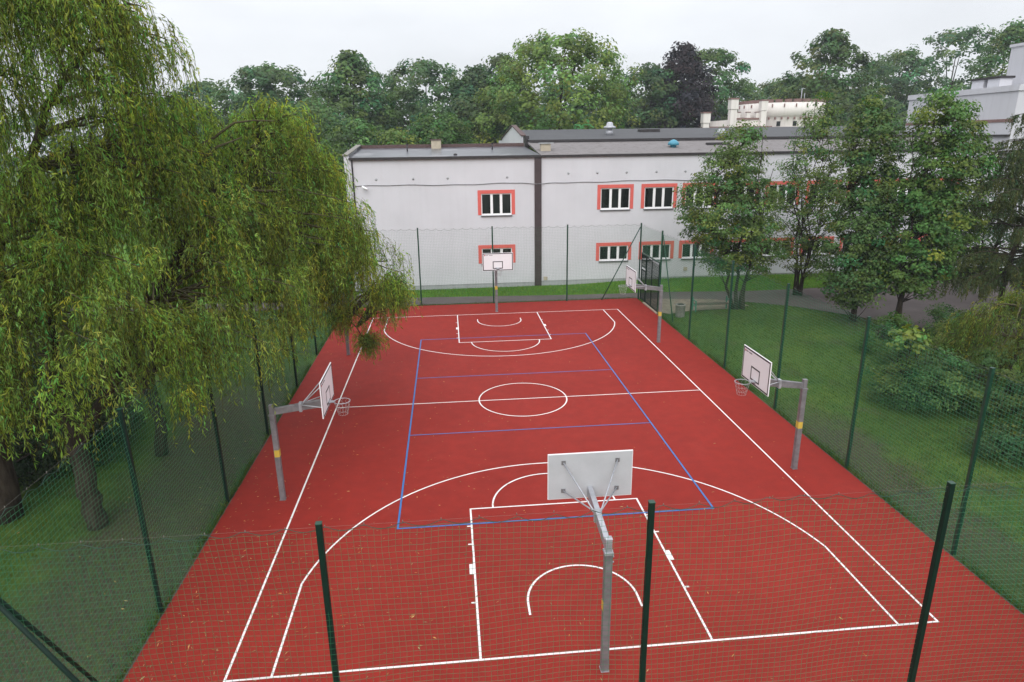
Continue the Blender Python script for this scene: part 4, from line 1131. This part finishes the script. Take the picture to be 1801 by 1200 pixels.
# shrubs on the lawn
def shrub(label, x, y, r, h, color, seed, n=90, per=70, size=0.10, rad=0.34, group='shrubs on the lawn', aspect=0.55, droop=0.1):
    prof = [(h, x - 0.25 * r, x + 0.25 * r), (h * 0.85, x - 0.7 * r, x + 0.7 * r), (h * 0.5, x - r, x + r), (h * 0.12, x - 0.85 * r, x + 0.85 * r), (0.03, x - 0.6 * r, x + 0.6 * r)]
    return leafy_tree('shrub', label, 'shrub', (x, y, 0), prof, [(0, 0, 0, 0, h * 0.8), (0.1, 0, r * 0.5, 0.1, h * 0.7), (-0.1, 0, -r * 0.5, 0, h * 0.7), (0, 0.1, 0, r * 0.4, h * 0.7)],
                      color, seed, n, per, rad, size, True, group=group, r0=0.035, depth=1.0, droop=droop, aspect=aspect, surf=0.4)
shrub('fresh green shrub by a fence post, in front of the tallest maple', 18.2, 3.6, 1.35, 1.9, (0.055, 0.125, 0.028), 301)
shrub('small green shrub at the asphalt edge behind the pale leaved sapling', 22.9, 5.6, 1.15, 1.7, (0.05, 0.115, 0.032), 302, 70)
shrub('big round dark green bush on the lawn behind the net', 15.6, -2.3, 2.3, 2.5, (0.066, 0.126, 0.034), 303, 200, 80)
shrub('dark bush merging with the big round one, next to the last lawn post', 17.6, -3.6, 1.8, 2.3, (0.058, 0.110, 0.030), 304, 140, 80)
shrub('low weedy bush at the foot of the last lawn post', 15.4, -7.0, 1.3, 1.1, (0.045, 0.085, 0.024), 305, 80)
shrub('tall weedy bush beyond the low one, at the picture edge', 18.2, -6.8, 1.9, 2.0, (0.045, 0.085, 0.026), 306, 130)
shrub('yellowish soft bush between the sapling and the small weeping willow', 19.4, 0.6, 1.7, 2.6, (0.095, 0.130, 0.030), 307, 120, 80, 0.09)
leafy_tree('sapling', 'pale yellow green maple sapling poking out of the big round bush', 'tree', (14.6, -3.0, 0), [(3.25, 13.9, 14.5), (2.9, 13.5, 14.9), (2.4, 13.7, 15.0), (2.2, 14.0, 14.8)],
           [(0, 0, -0.3, 0, 3.1), (0, 0, 0.2, 0, 2.9)], (0.13, 0.21, 0.045), 308, 26, 16, 0.3, 0.2, r0=0.02, aspect=0.8, dv=0.08)
willow('small yellowish weeping willow outside the lawn fence at the picture edge', (19.2, -2.6, 0),
       [([(19.2, -2.6, -0.1), (19.1, -2.6, 1.5), (18.9, -2.6, 3.8)], 0.12, 0.04)], [(19.0, -2.6, 2.6, 2.3, 2.0, 1.8, 60, 0.6, 2.2)], 205, 1.0, (0.140, 0.195, 0.042))

# understory left of the willows
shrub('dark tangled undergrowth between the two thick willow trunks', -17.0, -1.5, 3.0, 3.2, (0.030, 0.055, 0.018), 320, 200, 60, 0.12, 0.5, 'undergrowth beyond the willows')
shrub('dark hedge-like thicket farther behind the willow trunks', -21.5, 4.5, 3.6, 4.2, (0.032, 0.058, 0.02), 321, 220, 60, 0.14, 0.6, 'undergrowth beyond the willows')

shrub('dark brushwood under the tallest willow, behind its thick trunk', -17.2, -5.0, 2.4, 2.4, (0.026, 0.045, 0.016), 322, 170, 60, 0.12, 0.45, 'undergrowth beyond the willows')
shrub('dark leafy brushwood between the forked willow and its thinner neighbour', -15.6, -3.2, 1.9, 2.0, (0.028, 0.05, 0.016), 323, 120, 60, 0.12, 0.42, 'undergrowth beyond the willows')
# background trees
def big_tree(label, x, y, ztop, hw, color, seed, zb=2.0, n=210, per=46, size=0.42, crad=1.25, shape='round', name='broadleaf_tree', dv=0.22):
    S0 = {'round': [(1, 0.22), (0.96, 0.52), (0.86, 0.82), (0.68, 1.0), (0.42, 1.05), (0.2, 0.95), (0, 0.7)],
          'tall': [(1, 0.12), (0.92, 0.42), (0.78, 0.72), (0.55, 0.95), (0.35, 1.05), (0.15, 0.9), (0, 0.6)],
          'column': [(1, 0.2), (0.9, 0.6), (0.7, 0.9), (0.4, 1.0), (0.1, 0.9), (0, 0.6)]}[shape]
    rng = np.random.default_rng(seed)
    root = empty(name, (x, y, 0), 0, label, 'tree', 'trees behind the school')
    # a few big lobes give the uneven outline
    pts, outw = [], []
    zz = rng.uniform(0, 1, n); prof_z = [p[0] for p in S0][::-1]; prof_w = [p[1] for p in S0][::-1]
    nl = 11
    la = rng.uniform(0, 2 * math.pi, nl); lz = rng.uniform(0.1, 0.97, nl)
    for t in zz:
        w = np.interp(t, prof_z, prof_w) * hw
        a = rng.uniform(0, 2 * math.pi)
        bulge = 0.84 + 0.22 * np.max(np.exp(-((np.angle(np.exp(1j * (a - la))) / 0.55) ** 2 + ((t - lz) / 0.16) ** 2)))
        r = rng.uniform(0, 1) ** 0.33 * bulge * w
        pts.append((math.cos(a) * r, math.sin(a) * r, zb + (ztop - zb) * t * (0.965 + 0.05 * bulge)))
        outw.append((math.cos(a), math.sin(a), 0.35))
    pts = np.array(pts); outw = np.array(outw)
    fr = pts[:, 1] < (0.75 if hw > 10 else 0.35) * hw            # the far side of a far crown is never seen
    pts, outw = pts[fr], outw[fr]; n = len(pts)
    tr = MB(); tr.tube([(0, 0, -0.1), (0.1, 0, zb + 2), (0, 0, ztop * 0.55), (0.2, 0, ztop * 0.88)], [0.34, 0.28, 0.2, 0.06], 8)
    for k in range(7):
        p = pts[rng.integers(n)]; z0 = max(2.0, p[2] * 0.55)
        tr.tube([(0, 0, z0), tuple(p * np.array([0.5, 0.5, 0]) + np.array([0, 0, (z0 + p[2]) / 2])), tuple(p)], [0.14, 0.1, 0.03], 5)
    tr.build('trunk', MAT['bark'], root)
    v, q, t = clump_leaves(rng, pts, per, crad * rng.uniform(0.6, 1.3, n), size, color, outw, 0.75, dv, 0.75)
    o = np_mesh('crown', v, q, MAT['leaf'], root, t); o['kind'] = 'stuff'
DG, MG, BG, YG = (0.050, 0.095, 0.034), (0.072, 0.138, 0.040), (0.070, 0.132, 0.050), (0.125, 0.192, 0.044)
FT = [
 ('blue green tree nearest the tall willow on the skyline', -41, 95, 19.4, 6.2, BG, 'round'),
 ('wide rounded tree behind the broad willow top', -30, 90, 21.2, 8.6, BG, 'round'),
 ('spiky topped tall ash tree behind the low wing corner', -16.2, 80, 22.0, 6.0, MG, 'tall'),
 ('wide dull green tree above the chimney of the low wing', -5.8, 92, 22.2, 8.4, BG, 'round'),
 ('narrow dark tree squeezed beside the big yellow green one', 1.8, 85, 20.6, 4.2, DG, 'column'),
 ('dark rounded top looking over the shoulder of the big yellow green tree', 7.5, 95, 23.4, 5.6, DG, 'round'),
 ('biggest yellow green tree, behind the gable of the long wing', 12.8, 68, 23.0, 9.4, YG, 'round'),
 ('dark green tree between the biggest yellow green tree and the purple beech', 30.9, 90, 21.3, 6.0, DG, 'round'),
 ('dark purple copper beech behind the castle turrets', 37.2, 90, 24.4, 5.4, (0.026, 0.020, 0.026), 'tall'),
 ('rounded green tree just behind the castle tower', 45.2, 98, 24.6, 7.0, MG, 'round'),
 ('low distant tree in the gap beside the tall feathery tree', 69, 120, 21.0, 7.0, BG, 'round'),
 ('tall feathery yellow green tree beyond the slender maple', 59.5, 84, 25.6, 7.8, (0.068, 0.112, 0.032), 'tall'),
 ('distant hillside tree, lower shoulder of the skyline mound', 86, 105, 25.0, 8.0, BG, 'round'),
 ('distant hillside tree, domed top of the skyline mound', 101, 110, 29.5, 12.0, BG, 'round'),
 ('upright green tree above the taller school block', 83, 75, 25.4, 5.6, MG, 'tall'),
 ('bright green spreading tree just over the low wing roof', -3.5, 50, 12.5, 5.2, (0.058, 0.122, 0.030), 'round'),
 ('mid green tree beside the low wing roof end', -12.3, 48, 11.8, 4.4, MG, 'round'),
 ('small light green tree between two others over the low roof', -7.6, 46, 10.9, 2.6, YG, 'round'),
 ('dense green tree behind the willow dome edge', -21, 70, 15.0, 6.4, MG, 'round'),
 ('shaded green tree in the gap left of the ash', -26, 60, 12.0, 5.0, DG, 'round'),
 ('dark tree filling the gap under the chimney skyline', 0.5, 72, 15.5, 5.0, DG, 'round'),
 ('green tree behind the castle wall and purple beech', 33, 100, 17.0, 6.0, DG, 'round'),
]
for i, (lab, x, y, zt, hw, colr, shp) in enumerate(FT):
    near = y < 60
    big_tree(lab, x, y, zt, hw * (1.0 if near else 1.25), colr, 400 + i, zb=1.0 if near else 2.5, n=(700 if hw > 9 and y < 80 else 370) if hw > 5 else 240, per=48, size=0.30 if near else (0.43 if y < 80 else 0.52), crad=0.9 if near else 1.2, shape=shp)

# a closed second row behind them; nothing tells these crowns apart
def row_tree(x, y, sc, rz, src):
    r = src.copy(); COL.objects.link(r); r.location = (x, y, 0); r.scale = (sc, sc, sc); r.rotation_euler = (0, 0, 0)
    r['label'] = 'green crown in the closed back row of trees behind the school'; r['group'] = 'back row of trees'
    for ch in src.children:
        c = ch.copy(); COL.objects.link(c); c.parent = r
srcs = [o for o in COL.objects if o.name.startswith('broadleaf_tree') and o.parent is None and len(o.children) == 2]
for i, (x, y, h) in enumerate([(-52, 112, 18.5), (-36, 108, 19), (-22, 106, 19.5), (-10, 108, 19.5), (6, 112, 20), (20, 106, 19.5), (30, 112, 20), (44, 114, 20.5), (56, 110, 20), (66, 104, 20.5), (76, 116, 21.5), (94, 124, 25)]):
    src = srcs[(0, 1, 3, 9)[i % 4]]
    row_tree(x, y, h / (19.4, 21.2, 22.2, 24.6)[i % 4], 0, src)

# far wood that reads as one mass
def far_wood():
    rng = np.random.default_rng(77)
    n = 1000
    x = rng.uniform(-150, 200, n); y = rng.uniform(118, 150, n)
    top = 15.5 + 2.5 * np.sin(x * 0.13) + 1.6 * np.sin(x * 0.31 + 1) + np.clip((x - 75) * 0.12, 0, 8)
    z = top * rng.uniform(0, 1, n) ** 0.6
    pts = np.stack([x, y, z], 1)
    v, q, t = clump_leaves(rng, pts, 34, 2.6, 1.15, (0.036, 0.070, 0.034), np.tile(np.array([[0, -1, 0.4]]), (n, 1)), 0.8, 0.2, 0.8)
    o = np_mesh('far_wood', v, q, MAT['leaf'], None, t)
    tag(o, 'dark distant wood closing the view behind all the trees', 'wood', kind='stuff')
far_wood()

# grass blades and fallen leaves
def in_poly(x, y, poly):
    c = np.zeros(len(x), bool); n = len(poly)
    for i in range(n):
        x1, y1 = poly[i]; x2, y2 = poly[i - 1]
        k = ((y1 > y) != (y2 > y)) & (x < (x2 - x1) * (y - y1) / (y2 - y1 + 1e-12) + x1)
        c ^= k
    return c
def grass():
    rng = np.random.default_rng(5)
    parts = []
    for x0, x1, y0, y1, n in ((9.66, 25, -16, 15.5, 90000), (-12, 36, 17.5, 21.55, 60000), (-24, -9.66, -16.5, 16.8, 90000)):
        x = rng.uniform(x0, x1, n); y = rng.uniform(y0, y1, n)
        keep = ~in_poly(x, y, PATH)
        keep &= ~((x > 9.7) & (x < 15.5) & (y > 12.6) & (y < 16.4))
        soilL = (x < -9.5) & (x > -13.0 + np.sin(y * 0.8) * 0.8) & (y < 3)
        soilR = (x > 9.5) & (x < 11.0 + np.sin(y * 0.9) * 0.5) & (y > -13) & (y < -2.5)
        keep &= ~((soilL | soilR) & (rng.uniform(0, 1, n) < 0.93))
        patch = np.sin(x * 0.7 + 2 * np.sin(y * 0.31)) * np.sin(y * 0.6 + 1.5 * np.sin(x * 0.4))
        keep &= rng.uniform(0, 1, n) < 0.66 + 0.34 * patch
        parts.append(np.stack([x[keep], y[keep]], 1))
    ne = 9000                                     # rank grass against the edge of the court
    for sx in (-1, 1):
        yy = rng.uniform(-16.8, 16.6, ne); xx = sx * (9.565 + rng.exponential(0.10, ne)); k = ~((sx > 0) & (yy > 12.4)) & (np.sin(yy * 1.9 + sx) + np.sin(yy * 0.7) > rng.uniform(-1.6, 1.4, ne))
        parts.append(np.stack([xx[k], yy[k]], 1))
    xx = rng.uniform(-9.5, 9.5, 2500); parts.append(np.stack([xx, 16.80 + rng.exponential(0.05, 2500)], 1))
    p = np.concatenate(parts); n = len(p)
    z = hgt(p[:, 0], p[:, 1])
    hgt_ = rng.uniform(0.05, 0.13, n) * np.where(p[:, 1] > 17, 1.2, 1.0) * np.where((np.abs(p[:, 0]) < 9.75) & (p[:, 1] < 16.8), 1.5, 1.0); w = rng.uniform(0.015, 0.035, n); a = rng.uniform(0, 6.283, n)
    lean = rng.normal(0, 0.5, (n, 2)) * hgt_[:, None]
    b = np.stack([np.cos(a), np.sin(a)], 1) * w[:, None] / 2
    v = np.stack([np.concatenate([p - b, (z - 0.01)[:, None]], 1), np.concatenate([p + b, (z - 0.01)[:, None]], 1), np.concatenate([p + lean, (z + hgt_)[:, None]], 1)], 1)
    t = tints(rng, n, (0.068, 0.120, 0.022), 0.24, 0.2)
    zone_tint = np.where((p[:, 1] > 17)[:, None], np.array([[1.5, 1.75, 1.2]]), np.array([[0.88, 0.84, 0.85]]))  # own grass colour: fresh unmown strip by the school, duller lawns elsewhere
    o = np_mesh('grass', v.reshape(-1, 3), None, MAT['leaf'], None, np.repeat(t * zone_tint, 3, 0), np.arange(n * 3).reshape(-1, 3))
    tag(o, 'short green grass of the lawns round the court', 'grass', kind='stuff')
grass()
def litter():
    rng = np.random.default_rng(9)
    n = 1500
    x = np.concatenate([rng.uniform(-9.5, 9.5, 420), -9.5 + rng.exponential(3.2, 900), -9.6 - rng.exponential(2.0, n - 1320)])
    y = np.concatenate([rng.uniform(-16.5, 16, 420), -17 + rng.exponential(9, 900), rng.uniform(-16.5, 4, n - 1320)])
    k = (x < 9.5) & (y < 16.5); x, y = x[k], y[k]; n = len(x)
    on = (np.abs(x) < 9.5)
    c = np.stack([x, y, np.where(on, 0.014, 0.03)], 1)
    a = rng.uniform(0, 6.283, n)
    ax = np.stack([np.cos(a), np.sin(a), rng.normal(0, 0.12, n)], 1)
    nr = unit(np.stack([rng.normal(0, 0.25, n), rng.normal(0, 0.25, n), np.ones(n)], 1))
    t = tints(rng, n, (0.30, 0.20, 0.085), 0.35, 0.15)
    ln = rng.uniform(0.04, 0.12, n)
    v, q, t = leaf_geo(c, ax, nr, ln, ln * rng.uniform(0.15, 0.3, n), t)
    o = np_mesh('fallen_leaves', v, q, MAT['litter'], None, t)
    tag(o, 'narrow yellow brown willow leaves scattered over the red court', 'leaves', kind='stuff')
litter()

# ------------------------------------------------------------------ thin moist air
def haze():
    m = bpy.data.materials.new('haze_air'); m.use_nodes = True
    nt = m.node_tree; nt.nodes.clear()
    out = nt.nodes.new('ShaderNodeOutputMaterial'); v = nt.nodes.new('ShaderNodeVolumePrincipled')
    v.inputs['Color'].default_value = (0.86, 0.93, 1.0, 1); v.inputs['Density'].default_value = 0.00038
    nt.links.new(v.outputs[0], out.inputs['Volume'])
    o = MB().box(-620, 620, -220, 920, -1.4, 42).build('haze', m)
    tag(o, 'thin pale haze over the whole place', 'haze', kind='stuff')
haze()
